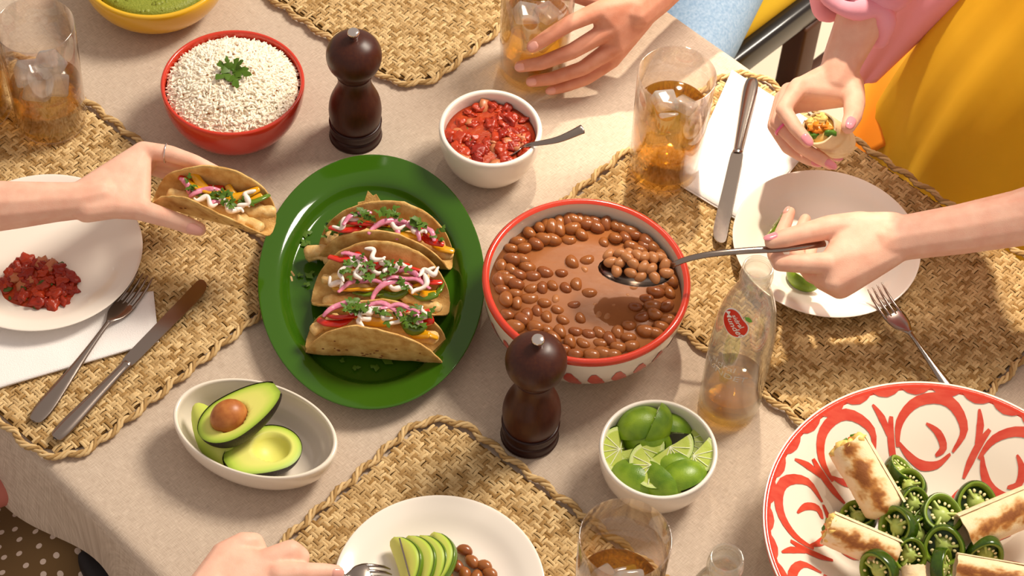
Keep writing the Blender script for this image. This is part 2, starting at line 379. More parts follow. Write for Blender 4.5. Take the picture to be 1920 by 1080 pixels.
def make_mat():
    root = thing('placemat', 'x', 'placemat')
    pr, tot = perim(ML - .02, MW - .02, MR, 120)
    one('backing', prism([(x, y) for x, y, _, _ in pr], .0002, .0022), M['straw_dark'], root, smooth=False)
    r2 = random.Random(3); g = G(); p = .0080
    nx, ny = int(ML / p / 2), int(MW / p / 2)
    for i in range(-nx, nx + 1):
        for j in range(-ny, ny + 1):
            x, y = i * p, j * p
            if not in_rr(x, y, ML - .02, MW - .02, MR): continue
            ovx = (i + j) % 2 == 0
            for sgn in (-1, 1):
                w_ = p * .225 * r2.uniform(.85, 1.15); h = .0026 * r2.uniform(.8, 1.25); ln = p * .86; off = sgn * p * .235 + r2.uniform(-.0004, .0004); sk = r2.uniform(-.0006, .0006)
                v = []
                for a in range(5):
                    t = -1 + a / 2; zz = .0022 + h * math.cos(t * 1.35) + r2.uniform(-.0002, .0002)
                    for b in (-1, 0, 1):
                        lx, ly = t * ln, off + b * w_ + sk * t
                        v.append((x + lx, y + ly, zz + (.0013 if b == 0 else -.0004)) if ovx else (x + ly, y + lx, zz + (.0013 if b == 0 else -.0004)))
                f = grid_faces(5, 3)
                g.add((v, [q[::-1] for q in f] if ovx else f))
    tag(g.build('weave', M['straw'], root), kind='stuff')
    n = 430; pr, tot = perim(ML - .006, MW - .006, MR, n)
    g = G()
    for s in range(3):
        pts = []
        for k, (x, y, nx_, ny_) in enumerate(pr):
            d = tot * k / n; sc = .0055 * (abs(math.sin(math.pi * d / .0365)) - .6)
            a = 2 * math.pi * (d / .0365 * 1.5) + s * 2 * math.pi / 3
            ro, rz_ = .0028 * math.cos(a), .0016 * math.sin(a)
            pts.append((x + nx_ * (sc + ro), y + ny_ * (sc + ro), .0048 + rz_))
        g.add(tube(pts, .0021, 6, closed=True))
    g.build('border_braid', M['straw'], root)
    return root
mat0 = make_mat()
for k, (x, y, a, lb) in enumerate((
        (.351, .071, -40.3, 'woven seagrass placemat under the right plate, knife and white napkin'),
        (-.564, .015, -39, 'woven seagrass placemat at left under the plate with the salsa dollop'),
        (.019, -.487, -38, 'woven seagrass placemat at the bottom under the plate with avocado slices'),
        (-.234, .600, -38, 'woven seagrass placemat at the top behind the farther pepper mill'))):
    o = mat0 if k == 0 else dup(mat0)
    o.location = (x, y, 0); o.rotation_euler = (0, 0, math.radians(a)); o['label'] = lb; o['group'] = 'woven placemats'

# ------------------------------------------------------------------ crockery
def bowl_prof(R, H, rb, th, k=1.0, n=14, lip=None):
    o = [(0, .003), (rb * .82, .003), (rb * .9, 0), (rb, .001)]
    for i in range(1, n + 1):
        t = i / n * math.pi / 2; o.append((rb + (R - rb) * math.sin(t) ** k, .002 + (H - th * .5 - .002) * (1 - math.cos(t))))
    o += [(R - th * .15, H - th * .1), (R - th * .5, H), (R - th * .85, H - th * .12)]
    for i in range(n, 0, -1):
        t = i / n * math.pi / 2; o.append((max(rb - .002, 0) + (R - th - rb + .002) * math.sin(t) ** k, th + (H - th * 1.6) * (1 - math.cos(t))))
    o += [(rb * .8, th * .98), (0, th * .95)]
    return o
def in_r(z, R, H, rb, th, k=1.0):
    c = 1 - max(0, min(1, (z - th) / (H - th * 1.6))); t = math.acos(c)
    return rb - .002 + (R - th - rb + .002) * math.sin(t) ** k
def bowl(label, pc, R, H, rb, th, m, k=1.0, z=0, sx=1, sy=1, rz=0, name='bowl'):
    c = P(pc[0], pc[1], z + H); o = one(name, lathe(bowl_prof(R, H, rb, th, k), 96, sx, sy), m)
    o.location = (c.x, c.y, z); o.rotation_euler = (0, 0, rz); return tag(o, label, 'bowl')
def plate_prof(R, H):
    return smooth_prof([(0, .0035), (.30 * R, .0035), (.55 * R, .0028), (.58 * R, 0), (.61 * R, .0008), (.72 * R, .006), (.85 * R, H - .009), (.97 * R, H - .0035), (R, H - .0012), (.995 * R, H), (.96 * R, H - .0006),
                        (.84 * R, H - .0055), (.72 * R, .0098), (.62 * R, .0066), (.5 * R, .006), (.25 * R, .006), (0, .006)], 4)
def plate(label, pc, R, H, m, z=0, sx=1, sy=1, rz=0, prof=None):
    c = P(pc[0], pc[1], z + H); o = one('plate', lathe(prof or plate_prof(R, H), 96, sx, sy), m)
    o.location = (c.x, c.y, z); o.rotation_euler = (0, 0, rz); return tag(o, label, 'plate')
rice_bowl = bowl('red-orange ceramic bowl heaped with white rice', (436, 152), .0868, .072, .045, .005, M['red'])
salsa_bowl = bowl('small white bowl of tomato salsa beside the farther pepper mill', (920, 238), .0622, .069, .029, .0065, M['white'], .85)
lime_bowl = bowl('small white bowl filled with lime wedges', (1235, 840), .0642, .062, .032, .005, M['white'], .85)
avo_bowl = bowl('oval cream baking dish holding avocado halves', (478, 801), .1, .047, .062, .006, M['white2'], .8, sx=.935, sy=.60, rz=math.radians(-17))
yel_bowl = bowl('yellow bowl of guacamole at the top edge of the photo', (288, -66), .094, .06, .05, .007, M['yellow'])
plate_r = plate('white round plate in front of the two reaching hands on the right', (1550, 453), .1115, .022, M['white'], ZM)
plate_l = plate('white round plate with a dollop of salsa at the left edge', (78, 469), .1155, .022, M['white'], ZM)
plate_b = plate('white round plate with avocado slices and beans at the bottom', (824, 1098), .1105, .022, M['white'], ZM)
GH = .026
gprof = smooth_prof([(0, .003), (.4, .003), (.62, .0025), (.64, 0), (.67, .001), (.75, .008), (.80, .016), (.90, .0215), (.985, GH - .003), (1, GH - .0012), (.995, GH), (.97, GH - .0004), (.88, .0235), (.83, .0215), (.79, .018), (.75, .0105), (.71, .0072), (.6, .006), (.3, .006), (0, .006)], 4)
gplate = plate('deep green glazed oval platter carrying three tacos', (697, 517), 1, GH, M['green'], 0, .131, .186, math.radians(5), gprof)

# bean bowl: white with red rim and brushed petals outside
BR, BH, BB, BT = .1168, .086, .060, .006
c = P(1100, 521, BH + ZM); bb = thing('bowl', 'large white bowl with red rim and red brushed petals full of pinto beans', 'bowl', (c.x, c.y, ZM))
bprof = bowl_prof(BR, BH, BB, BT, .8)
one('body', lathe(bprof, 96), M['white2'], bb)
one('rim_band', lathe([(BR + .0001, BH - .0078), (BR + .0007, BH - .006), (BR + .0006, BH - .0016), (BR - .0025, BH + .0008), (BR - .0045, BH + .0006), (BR - .0072, BH - .0022)], 96), M['redrim'], bb)
def bout(z):
    c = 1 - max(0, min(1, (z - .002) / (BH - BT * .5 - .002))); t = math.acos(c); return BB + (BR - BB) * math.sin(t) ** .8
def decal(surf, uv, faces): return [surf(*p) for p in uv], faces
def stroke_uv(pts, ws, n=4):
    """ribbon in a flat (u, v) chart"""
    pts = smooth_prof(pts, n); m = len(pts); v = []
    for i, p in enumerate(pts):
        a, b = pts[max(i - 1, 0)], pts[min(i + 1, m - 1)]; dx, dy = b[0] - a[0], b[1] - a[1]; l = math.hypot(dx, dy) or 1
        t = i / (m - 1) * (len(ws) - 1); k = min(int(t), len(ws) - 2); w_ = ws[k] + (ws[k + 1] - ws[k]) * (t - k)
        for s in (-1, 0, 1): v.append((p[0] - dy / l * w_ * s, p[1] + dx / l * w_ * s))
    return v, grid_faces(m, 3)
def bsurf(u, v):
    z = max(.004, min(BH - .008, v)); r = bout(z) + .0005; a = u / .1
    return (r * math.cos(a), r * math.sin(a), z)
for k in range(26):
    a = k * 2 * math.pi / 26 * .1
    uv, f = stroke_uv([(a, .060), (a + .002, .045), (a + .008, .030), (a + .012, .018)], [.002, .0075, .0065, .001])
    one('painted_petal', decal(bsurf, uv, f), M['redpaint'], bb)

# serving bowl lower right: brushed red pattern inside
SR, SH, SB, ST = .188, .075, .075, .006
sc_ = P(1767, 994, SH); sb = thing('serving_bowl', 'wide white bowl brushed with red scallops and swirls, holding wraps and jalapenos', 'bowl', (sc_.x, sc_.y, 0))
sprof = smooth_prof([(0, .004), (SB * .9, .004), (SB, 0), (SB + .006, .002), (.115, .018), (.15, .042), (SR - .003, SH - .004), (SR, SH - .001), (SR - .003, SH), (.148, .050), (.114, .026), (.085, .0125), (.06, .010), (0, .0095)], 5)
one('body', lathe(sprof, 120), M['white2'], sb)
_in = sprof[8 * 5:]
def sz(r):
    for (r0, z0), (r1, z1) in zip(_in, _in[1:]):
        if r1 <= r <= r0: return z1 + (z0 - z1) * ((r - r1) / (r0 - r1) if r0 > r1 else 0)
    return SH if r > .15 else .0095
def ssurf(u, v):
    r = min(v, SR - .003); a = u; return (r * math.cos(a), r * math.sin(a), sz(r) + .0008)
def polar_stroke(pts, ws, name):
    q = []
    uv, f = stroke_uv([(t * .15, r) for t, r in pts], ws)
    one(name, decal(ssurf, [(u / .15, r) for u, r in uv], f), M['redpaint'], sb)
NS = 34
for k in range(NS):
    a = 2 * math.pi * k / NS; h = math.pi / NS
    polar_stroke([(a - h, .1845), (a - h * .5, .1822), (a, .1815), (a + h * .5, .1822), (a + h, .1845)], [.0012, .0045, .0058, .0045, .0012], 'painted_scallop')
one('rim_band', lathe([(SR + .0002, SH - .006), (SR + .0012, SH - .002), (SR - .0010, SH + .0012), (SR - .0040, SH + .0008), (SR - .0075, SH - .0028)], 120), M['redrim'], sb)
NM = 9
for k in range(NM):
    a = 2 * math.pi * (k + .3) / NM; h = 2 * math.pi / NM
    def S(pts, ws, name='painted_swirl'): polar_stroke([(a + h * t, r) for t, r in pts], ws, name)
    S([(-.36, .128), (-.42, .150), (-.22, .172), (.06, .170), (.26, .152), (.32, .130)], [.0015, .0042, .0054, .0050, .0042, .002])
    S([(-.34, .126), (-.20, .114), (.02, .112), (.20, .122), (.30, .134)], [.0015, .0038, .0052, .0040, .0015])
    S([(-.02, .150), (-.16, .142), (-.24, .130), (-.16, .122)], [.001, .0038, .0046, .0015])
    S([(.34, .158), (.38, .142), (.40, .124), (.40, .108)], [.002, .0042, .0046, .002])
    S([(.50, .172), (.44, .158), (.40, .142)], [.001, .0038, .0030])
for k in range(16):
    a = 2 * math.pi * k / 16
    polar_stroke([(a, .096), (a + .03, .082), (a + .02, .066)], [.002, .0068, .002], 'painted_petal')
# ------------------------------------------------------------------ rice, guacamole, salsa, beans
def leaf_vf(s=1.0, seed=0, curl=.25):
    """lobed cilantro leaf, stem at origin, growing along +x, unit length"""
    r2 = random.Random(seed); rim = []
    for k in range(17):
        a = math.radians(-112 + 224 * k / 16); lob = .62 + .30 * math.cos(a * 3.0) + .12 * math.cos(a * 9 + seed) + r2.uniform(-.05, .05)
        lob *= (1 - .18 * abs(a) / 2)
        rim.append((.42 + lob * .58 * math.cos(a), lob * .62 * math.sin(a)))
    v = [(0, 0, 0), (.42, 0, .06)] + [(x, y, -curl * (y * y + (x - .42) ** 2) + .05 * math.sin(9 * y + seed)) for x, y in rim]
    f = [(1, 2 + k, 3 + k) for k in range(16)] + [(0, 2, 1), (0, 1, 18)]
    return [(x * s, y * s, z * s) for x, y, z in v], f
def rice():
    r2 = random.Random(5); R0 = .0782; zt = .062
    g = G()
    def dome(r): return zt + .030 * (1 - (r / R0) ** 2.2)
    pf = [(R0 * i / 10, dome(R0 * i / 10) - .0012) for i in range(10, -1, -1)]; pf[-1] = (0, pf[-1][1])
    g.add(lathe([(R0 * .9, .05)] + pf, 40), mi=1)
    gr = tube([(-.0044, 0, -.0002), (-.002, 0, .0001), (.001, 0, .0003), (.0040, 0, 0)], [.0008, .00155, .0015, .0009], 6)
    for k in range(4000):
        r = R0 * math.sqrt(r2.random()); a = r2.uniform(0, 6.283)
        n = .0022 * noise.noise(Vector((r * math.cos(a) * 90, r * math.sin(a) * 90, 0)))
        g.add(gr, T(r * math.cos(a), r * math.sin(a), dome(r) + n + r2.uniform(-.0012, .0018)) @ RZ(r2.uniform(0, 6.28)) @ RY(r2.gauss(0, .3)) @ SC(r2.uniform(.8, 1.2), 1, 1), 0)
    for k in range(60):
        r = R0 * .9 * math.sqrt(r2.random()); a = r2.uniform(0, 6.283)
        g.add(lump(.0013, .4, 2, k, ICO1, (1.3, 1, .7)), T(r * math.cos(a), r * math.sin(a), dome(r) + .002), 2)
    o = g.build('rice', [M['rice'], M['rice_base'], M['spice']]); o.location = rice_bowl.location
    return tag(o, 'fluffy white rice mounded in the red bowl', 'rice', kind='stuff')
rice()
def sprig(name, label, at_, leaves, M0, group=None, cat='herb'):
    root = thing(name, label, cat, at_, 0, group)
    for k, (x, y, z, a, tilt, s) in enumerate(leaves):
        one('cilantro_leaf', leaf_vf(s, k + 1), M['leaf'], root, M=T(x, y, z) @ RZ(a) @ RY(tilt))
    one('stem', tube([(0, 0, 0), (.002, .001, .004), (.001, .003, .008)], .0009, 6), M['leaf_dark'], root)
    return root
rb = Vector(rice_bowl.location)
sprig('cilantro_sprig', 'fresh green cilantro sprig on top of the rice', P(435, 142, .0912), [
    (0, 0, .004, .3, -.3, .022), (.002, 0, .006, 1.4, -.5, .020), (-.002, 0, .006, 2.6, -.4, .021), (0, -.002, .004, 3.6, -.2, .022), (.001, -.002, .004, -1.2, -.15, .024), (.004, .002, .005, -.35, -.3, .023), (-.003, .003, .008, 2.0, -.8, .017), (.004, .003, .008, .8, -.7, .016)], None)
# guacamole
def guac():
    g = G(); r2 = random.Random(2)
    g.add(lathe([(.078, .042)] + [(.078 * (1 - i / 8), .047 + .012 * (i / 8) ** .7 + r2.uniform(-.001, .001)) for i in range(0, 8)] + [(0, .06)], 40))
    for k in range(160):
        r, a = .074 * math.sqrt(r2.random()), r2.uniform(0, 6.28); g.add(lump(r2.uniform(.003, .006), .5, 2, k, ICO1, (1, 1, .6)), T(r * math.cos(a), r * math.sin(a), .047 + .010 * (1 - r / .078)))
    o = g.build('guacamole', M['guac']); o.location = yel_bowl.location; tag(o, 'chunky green guacamole in the yellow bowl', 'guacamole', kind='stuff')
guac()
def salsa_mass(name, label, loc, rx, ry, z, n, dome, seed, sauce=True, cat='salsa'):
    g = G(); r2 = random.Random(seed)
    if sauce: g.add(lathe([(1.0, -.012)] + [(1 - i / 8, dome * math.sin(i / 8 * math.pi / 2)) for i in range(0, 8)] + [(0, dome)], 44, rx, ry))
    else:
        v, f = lathe([(1.0, 0)] + [(1 - i / 8, dome * math.sin(i / 8 * math.pi / 2)) for i in range(0, 8)] + [(0, dome)], 44, rx, ry)
        g.add(([(x * (1 + .16 * noise.noise(Vector((x * 60, y * 60, 3)))), y * (1 + .16 * noise.noise(Vector((x * 60, y * 60, 3)))), zz) for x, y, zz in v], f))
    for k in range(n):
        r, a = math.sqrt(r2.random()) * .93, r2.uniform(0, 6.28); x, y = r * rx * math.cos(a), r * ry * math.sin(a)
        t = r2.random(); mi = 1 if t < .72 else (2 if t < .88 else 3)
        s = r2.uniform(.0045, .0095) * (.5 if mi == 3 else 1)
        vf = lump(s, .75, 1.5, k + seed * 50, ICO3 if mi == 1 else ICO2, (1.15, .9, .6))
        g.add(vf, T(x, y, dome * math.sqrt(max(0, 1 - r * r)) + r2.uniform(-.0028, .0004)) @ RZ(r2.uniform(0, 6.28)) @ RX(r2.gauss(0, .3)), mi)
    o = g.build(name, [M['salsa'], M['tomato'], M['onionw'], M['herb']]); o.location = (loc[0], loc[1], z)
    return tag(o, label, cat, kind='stuff')
sl = salsa_bowl.location; rr = in_r(.054, .0622, .069, .029, .0065, .85) - .0006
salsa_mass('salsa', 'chunky red tomato salsa filling the small white bowl', sl, rr, rr, .052, 95, .003, 4)
pl = P(73, 533, ZM + .006); salsa_mass('salsa_dollop', 'dollop of red salsa on the left plate', pl, .044, .036, ZM + .0062, 70, .009, 6, False)
# beans
def bean_mesh(seed, m):
    v, f = ell(1, .72, .66, 14, 10)
    o = [Vector((x, y + .16 * (x * x) - .06, z)) * (1 + .03 * noise.noise(Vector((x, y, z)) * 2 + Vector((seed, 0, 0)))) for x, y, z in v]
    me = one('pinto_bean', (o, f), m); d = me.data; bpy.data.objects.remove(me); return d
BEANS = [bean_mesh(k, M[('bean', 'bean2', 'bean', 'bean3')[k % 4]]) for k in range(8)]
def bean(p, a, s, label, group, tilt=0, roll=0, pale=False):
    o = bpy.data.objects.new('pinto_bean', rnd.choice(BEANS[3::4]) if pale else rnd.choice([b for i, b in enumerate(BEANS) if i % 4 != 3])); col.objects.link(o)
    o.location = p; o.rotation_euler = (roll, tilt, a); o.scale = (s, s, s); return tag(o, label, 'bean', group)
bl = bb.location; ZB = .0635; rbr = in_r(ZB, BR, BH, BB, BT, .8) - .0005
br_o = one('bean_broth', lathe([(rbr - .004, ZB - .014), (rbr, ZB - .0003), (rbr * .6, ZB), (0, ZB)], 72), M['broth']); br_o.location = bl
ZB += ZM
tag(br_o, 'thick brown broth in the bean bowl', 'broth', kind='stuff')
BL = [(445,195,80),(497,187,80),(558,180,85),(600,230,0),(640,190,20),(700,225,80),(757,222,70),(795,240,30),(850,243,20),(375,215,60),(340,240,80),(290,275,60),(410,245,80),(450,255,75),(520,252,-15),(570,285,60),(500,310,0),(650,245,30),(222,315,0),(325,335,30),(365,310,30),(418,312,20),(265,355,0),(195,357,0),(690,318,80),(748,307,50),(803,300,60),(855,293,20),(928,312,50),(905,345,40),(838,345,10),(600,415,-30),(520,428,60),(205,422,0),(145,455,80),(193,475,60),(280,455,10),(235,500,20),(305,500,10),(375,482,20),(465,487,0),(130,530,70),(175,525,0),(218,552,20),(148,578,0),(300,570,-20),(362,565,85),(415,552,60),(485,563,60),(543,545,80),(168,632,75),(225,650,80),(290,622,0),(372,647,10),(610,590,0),(215,600,0),(530,655,-10),(280,710,85),(335,690,70),(385,718,80),(443,683,10),(470,738,20),(565,728,60),(172,710,20),(215,775,10),(385,785,10),(455,800,70),(540,798,10),(612,810,0),(668,805,30),(720,840,60),(765,800,80),(577,860,20),(508,860,70),(672,858,0),(818,832,0),(825,765,-20),(910,800,20),(965,810,0),(895,720,-30),(960,712,20),(1025,735,0),(995,775,0),(858,668,10),(915,622,15),(950,665,0),(965,588,25),(1040,592,60),(1020,665,-30),(990,560,10),(1045,530,60),(835,882,-10),(765,890,10),(685,915,20),(735,925,0),(625,927,10),(535,925,-10),(320,780,20),(420,840,30),(470,900,10),(330,830,60),(250,740,60),(600,180,60),(525,200,30),(880,370,20),(960,350,40),(1000,400,60),(1030,460,80),(150,500,0),(255,420,30)]
for zx, zy, a in BL:
    p = P(890 + zx / 2.843, 340 + zy / 2.843, ZB + .001); d = (p - Vector((bl.x, bl.y, p.z)))
    if d.length > rbr - .0075: p -= d.normalized() * (d.length - rbr + .0075)
    edge = d.length / rbr
    s = rnd.uniform(.0088, .0116) * (1 if edge > .55 else .9)
    p.z = ZB + rnd.uniform(-.001, .0018) + (.001 if edge > .7 else -.0018)
    bean(p, math.radians(-a) + rnd.uniform(-.2, .2), s, 'glossy brown pinto bean floating in the bowl of broth', 'beans in the bowl', rnd.gauss(0, .15), rnd.uniform(-.5, .5))
for zx, zy, s, h in ((430, 632, .007, 0), (640, 660, .004, 0), (740, 665, .004, 0), (705, 725, .006, 0), (660, 715, .006, 0), (815, 612, .004, 0), (848, 570, .006, 0), (585, 475, .006, 0)):
    p = P(890 + zx / 2.843, 340 + zy / 2.843, ZB - .0022); bean(p, rnd.uniform(0, 3), s, 'pinto bean almost sunk in the middle of the broth', 'sunken beans in the bowl', 0, 0, True)
for px, py in ((871, 1032), (856, 1061), (885, 1053), (908, 1061), (919, 1076), (836, 1078), (871, 1076), (893, 1082), (850, 1092)):
    bean(P(px, py, ZM + .013), rnd.uniform(0, 3), .0092, 'brown pinto bean beside the avocado slices on the bottom plate', 'beans on the bottom plate', rnd.gauss(0, .2), rnd.uniform(-.4, .4))

# ------------------------------------------------------------------ pepper mills
def mill():
    r = thing('pepper_mill', 'x', 'pepper mill', group='pepper mills')
    one('base', lathe(smooth_prof([(0, 0), (.030, 0), (.0318, .002), (.0318, .010), (.0302, .0125), (.0302, .014), (.0318, .017), (.0316, .026), (.0298, .029), (0, .029)], 3), 48), M['wood2'], r)
    one('body', lathe(smooth_prof([(.0285, .0285), (.0305, .031), (.0322, .044), (.0320, .056), (.0298, .069), (.0252, .082), (.0214, .093), (.0200, .103), (.0204, .111), (.0212, .1155), (.0200, .1172), (0, .1175)], 5), 48), M['wood'], r)
    one('head', lathe(smooth_prof([(0, .118), (.0205, .118), (.0220, .121), (.0258, .1275), (.0312, .137), (.0332, .150), (.0312, .161), (.0250, .171), (.0150, .1775), (.007, .1798), (0, .180)], 5), 48), M['wood'], r)
    one('finial', lathe(smooth_prof([(.0052, .179), (.0052, .183), (.0056, .184), (.0068, .187), (.0072, .1905), (.0060, .1930), (.003, .1940), (0, .1943)], 4), 28), M['chrome'], r)
    return r
m0 = mill(); m0.scale = (1, 1, .94); m0.location = P(667, 252, 0); m0['label'] = 'dark wooden pepper mill between the rice bowl and salsa bowl'
dup(m0, Matrix.Translation(P(993, 814, 0)) @ SC(1, 1, .94), 'dark wooden pepper mill standing in front of the bean bowl')

# ------------------------------------------------------------------ glasses and drinks
GR, GH_ = .0465, .165
def glass_prof(h=GH_, R=GR, rb=.0430, t=.0018):
    return [(0, .0005), (rb - .004, .0002), (rb - .001, .0012), (rb, .004), (rb + (R - rb) * .5, h * .5), (R, h - .0012), (R - t * .5, h), (R - t, h - .0012), (rb + (R - rb) * .5 - t, h * .5), (rb - t, .0125), (rb - t - .003, .0095), (0, .009)]
gl0 = None
def glass(loc, lb):
    global gl0
    if gl0 is None: gl0 = one('drinking_glass', lathe(glass_prof(), 64), M['glass']); o = gl0
    else: o = gl0.copy(); col.objects.link(o)
    o.location = loc; return tag(o, lb, 'glass', 'tall glasses of apple soda')
def drink(loc, level, lb):
    f = lambda z: .0430 + .0035 * min(1, z / GH_) - .0021
    o = one('apple_soda', lathe([(0, .0093), (.0375, .0098), (f(.0125) - .0006, .0130), (f(level * .5), level * .5), (f(level), level), (f(level) - .002, level - .0008), (0, level - .001)], 56), M['drink'])
    o.location = loc; return tag(o, lb, 'drink', kind='stuff')
ICE = None
def ice(loc, x, y, z, rx, ry, rz, s, lb, grp):
    global ICE
    if ICE is None:
        v, f = rbox(1, 1, 1, .12); v = [Vector(p) * (1 + .05 * noise.noise(Vector(p) * 3)) for p in v]
        t = one('ice_cube', (v, f), M['ice']); ICE = t.data; bpy.data.objects.remove(t)
    o = bpy.data.objects.new('ice_cube', ICE); col.objects.link(o); o.location = (loc[0] + x, loc[1] + y, loc[2] + z); o.rotation_euler = (rx, ry, rz); o.scale = (s, s, s * .9)
    return tag(o, lb, 'ice', grp)
def full_glass(loc, level, lb, cubes):
    glass(loc, 'tall clear glass of iced amber soda ' + lb); drink(loc, level, 'amber apple soda in the tall glass ' + lb)
    for k, (x, y, z, rx, ry, rz, s) in enumerate(cubes):
        ice(loc, x, y, z, rx, ry, rz, s, 'clear ice cube in the tall glass ' + lb, 'ice cubes in the glass ' + lb)
top_at = lambda x, y: Vector((P(x, y, ZM + GH_).x, P(x, y, ZM + GH_).y, ZM))
full_glass(top_at(1270, 139), .108, 'beside the white napkin', [(-.010, .008, .104, .3, .2, .4, .027), (.015, .004, .102, .1, .5, 1.1, .026), (-.004, -.016, .094, .5, .1, .2, .025), (.013, -.014, .076, .2, .6, .8, .027), (-.012, -.004, .066, .7, .3, .5, .027), (.004, .012, .072, .2, .2, 1.3, .026)])
full_glass(top_at(64, 46), .066, 'standing near the left edge of the photo', [(-.018, -.002, .082, .4, .3, .5, .028), (.008, .006, .092, .2, .5, .9, .028), (.016, -.008, .070, .6, .2, .2, .027), (-.006, -.016, .066, .5, .7, .3, .028), (.004, -.006, .038, .3, .3, 1.0, .028), (.006, .016, .062, .3, .1, .6, .027)])
full_glass(top_at(1173, 1008), .072, 'at the bottom edge near the lime bowl', [(.010, -.006, .080, .4, .2, .3, .030), (-.014, .004, .066, .2, .5, .9, .028), (.006, .014, .056, .5, .3, .5, .027)])
gt = P(999, 128, 0); full_glass(gt, .092, 'gripped by the hand at the top', [(-.014, .002, .090, .3, .4, .3, .028), (.012, .006, .088, .2, .3, .9, .028), (0, -.012, .068, .6, .2, .4, .027), (.004, .008, .052, .2, .6, .2, .027)])
full_glass(P(-44, 205, ZM), .085, 'cut off by the left edge of the photo', [])

# ------------------------------------------------------------------ bottles
BO = [(.0335, .004), (.0350, .012), (.0350, .060), (.0348, .110), (.0337, .140), (.0312, .165), (.0277, .185), (.0228, .202), (.0178, .216), (.0157, .225), (.0155, .228), (.0172, .230), (.0176, .236), (.0172, .241), (.0160, .244), (.0166, .247), (.0160, .2505)]
BOs = smooth_prof(BO, 4)
def bo_r(z):
    for (r0, z0), (r1, z1) in zip(BOs, BOs[1:]):
        if z0 <= z <= z1: return r0 + (r1 - r0) * (z - z0) / (z1 - z0 + 1e-9)
    return .035
def text_mesh(s, size, shear=0):
    cu = bpy.data.curves.new('t', 'FONT'); cu.body = s; cu.size = size; cu.align_x = 'CENTER'; cu.align_y = 'CENTER'; cu.shear = shear; cu.offset = size * .012; cu.resolution_u = 3
    ob = bpy.data.objects.new('t', cu); col.objects.link(ob); dg = bpy.context.evaluated_depsgraph_get(); dg.update()
    me = bpy.data.meshes.new_from_object(ob.evaluated_get(dg)); r = [p.co.copy() for p in me.vertices], [tuple(q.vertices) for q in me.polygons]
    bpy.data.objects.remove(ob); bpy.data.curves.remove(cu); bpy.data.meshes.remove(me); return r
def bottle(loc, lb, rz, full):
    r = thing('soda_bottle', lb, 'bottle', loc, rz, 'glass soda bottles')
    inner = [(a - .0022, z) for a, z in BOs[::-1] if z > .008]
    one('glass_body', lathe([(0, .003), (.026, .0015), (.0315, 0)] + BOs + inner + [(.028, .0075), (0, .009)], 56), M['bglass'], r)
    lv = .052
    one('soda', lathe([(0, .0092), (.027, .0095), (.0318, .013), (.0327, .03), (.0327, lv), (.030, lv - .001), (0, lv - .001)], 48), M['drink'], r)
    if not full: return r
    def wrap(vf, z0, tilt, lift=.0004, dx=0, dy=0):
        c, s = math.cos(tilt), math.sin(tilt); o = []
        for p in vf[0]:
            x, y = p[0] + dx, p[1] + dy; x, y = x * c - y * s, x * s + y * c; z = z0 + y; R = bo_r(z) + lift; a = -math.pi / 2 + x / .030
            o.append((R * math.cos(a), R * math.sin(a), z))
        return o, vf[1]
    def disc(fn, n=40, rings=5):
        v = [(0, 0)]; f = []
        for j in range(1, rings + 1):
            for k in range(n): a = 2 * math.pi * k / n; q = fn(a); v.append((q * math.cos(a) * j / rings * 1.0, q * math.sin(a) * j / rings))
        for k in range(n): f.append((0, 1 + k, 1 + (k + 1) % n))
        for j in range(rings - 1):
            for k in range(n): a, b = 1 + j * n + k, 1 + j * n + (k + 1) % n; f.append((a, a + n, b + n, b))
        return v, f
    apple = lambda s: (lambda a: s * (1 - .16 * max(0, math.sin(a)) ** 8 - .06 * max(0, -math.sin(a)) ** 10 + .04 * math.cos(2 * a)))
    zc, ti = .181, -.66
    lbp = one('label_border', wrap(disc(apple(.0178)), zc, ti, .0003), M['label_white'], r)
    one('label_apple', wrap(disc(apple(.0162)), zc, ti, .0006), M['label_red'], r)
    lf = [(x * .011 - .001, y * .008 + .0175) for x, y in [(0, 0), (.3, .45), (.75, .5), (1, .3), (.8, 0), (.4, -.2)]]
    one('label_leaf', wrap((lf, [(0, 1, 2, 3, 4, 5)]), zc, ti, .0009), M['label_green'], r)
    one('label_text', wrap(text_mesh('sidral', .0082, .2), zc, ti, .0010, -.001, .0060), M['label_white'], r)
    one('label_text', wrap(text_mesh('Mundet', .0108, .2), zc, ti, .0010, 0, -.0020), M['label_white'], r)
    for s_, z_, q_ in (('sidral', .112, .0125), ('MUNDET', .098, .0125)): one('embossed_text', wrap(text_mesh(s_, q_), z_, -.1, .0006), M['emboss'], r)
    return r
bt = P(1366, 756, 0)
bottle(bt, 'glass soda bottle with a red apple label, a little amber soda left inside', -.62, True)
b2 = P(1363, 1046, .2505); bottle((b2.x, b2.y, 0), 'glass soda bottle whose open neck shows at the bottom edge', 0, False)
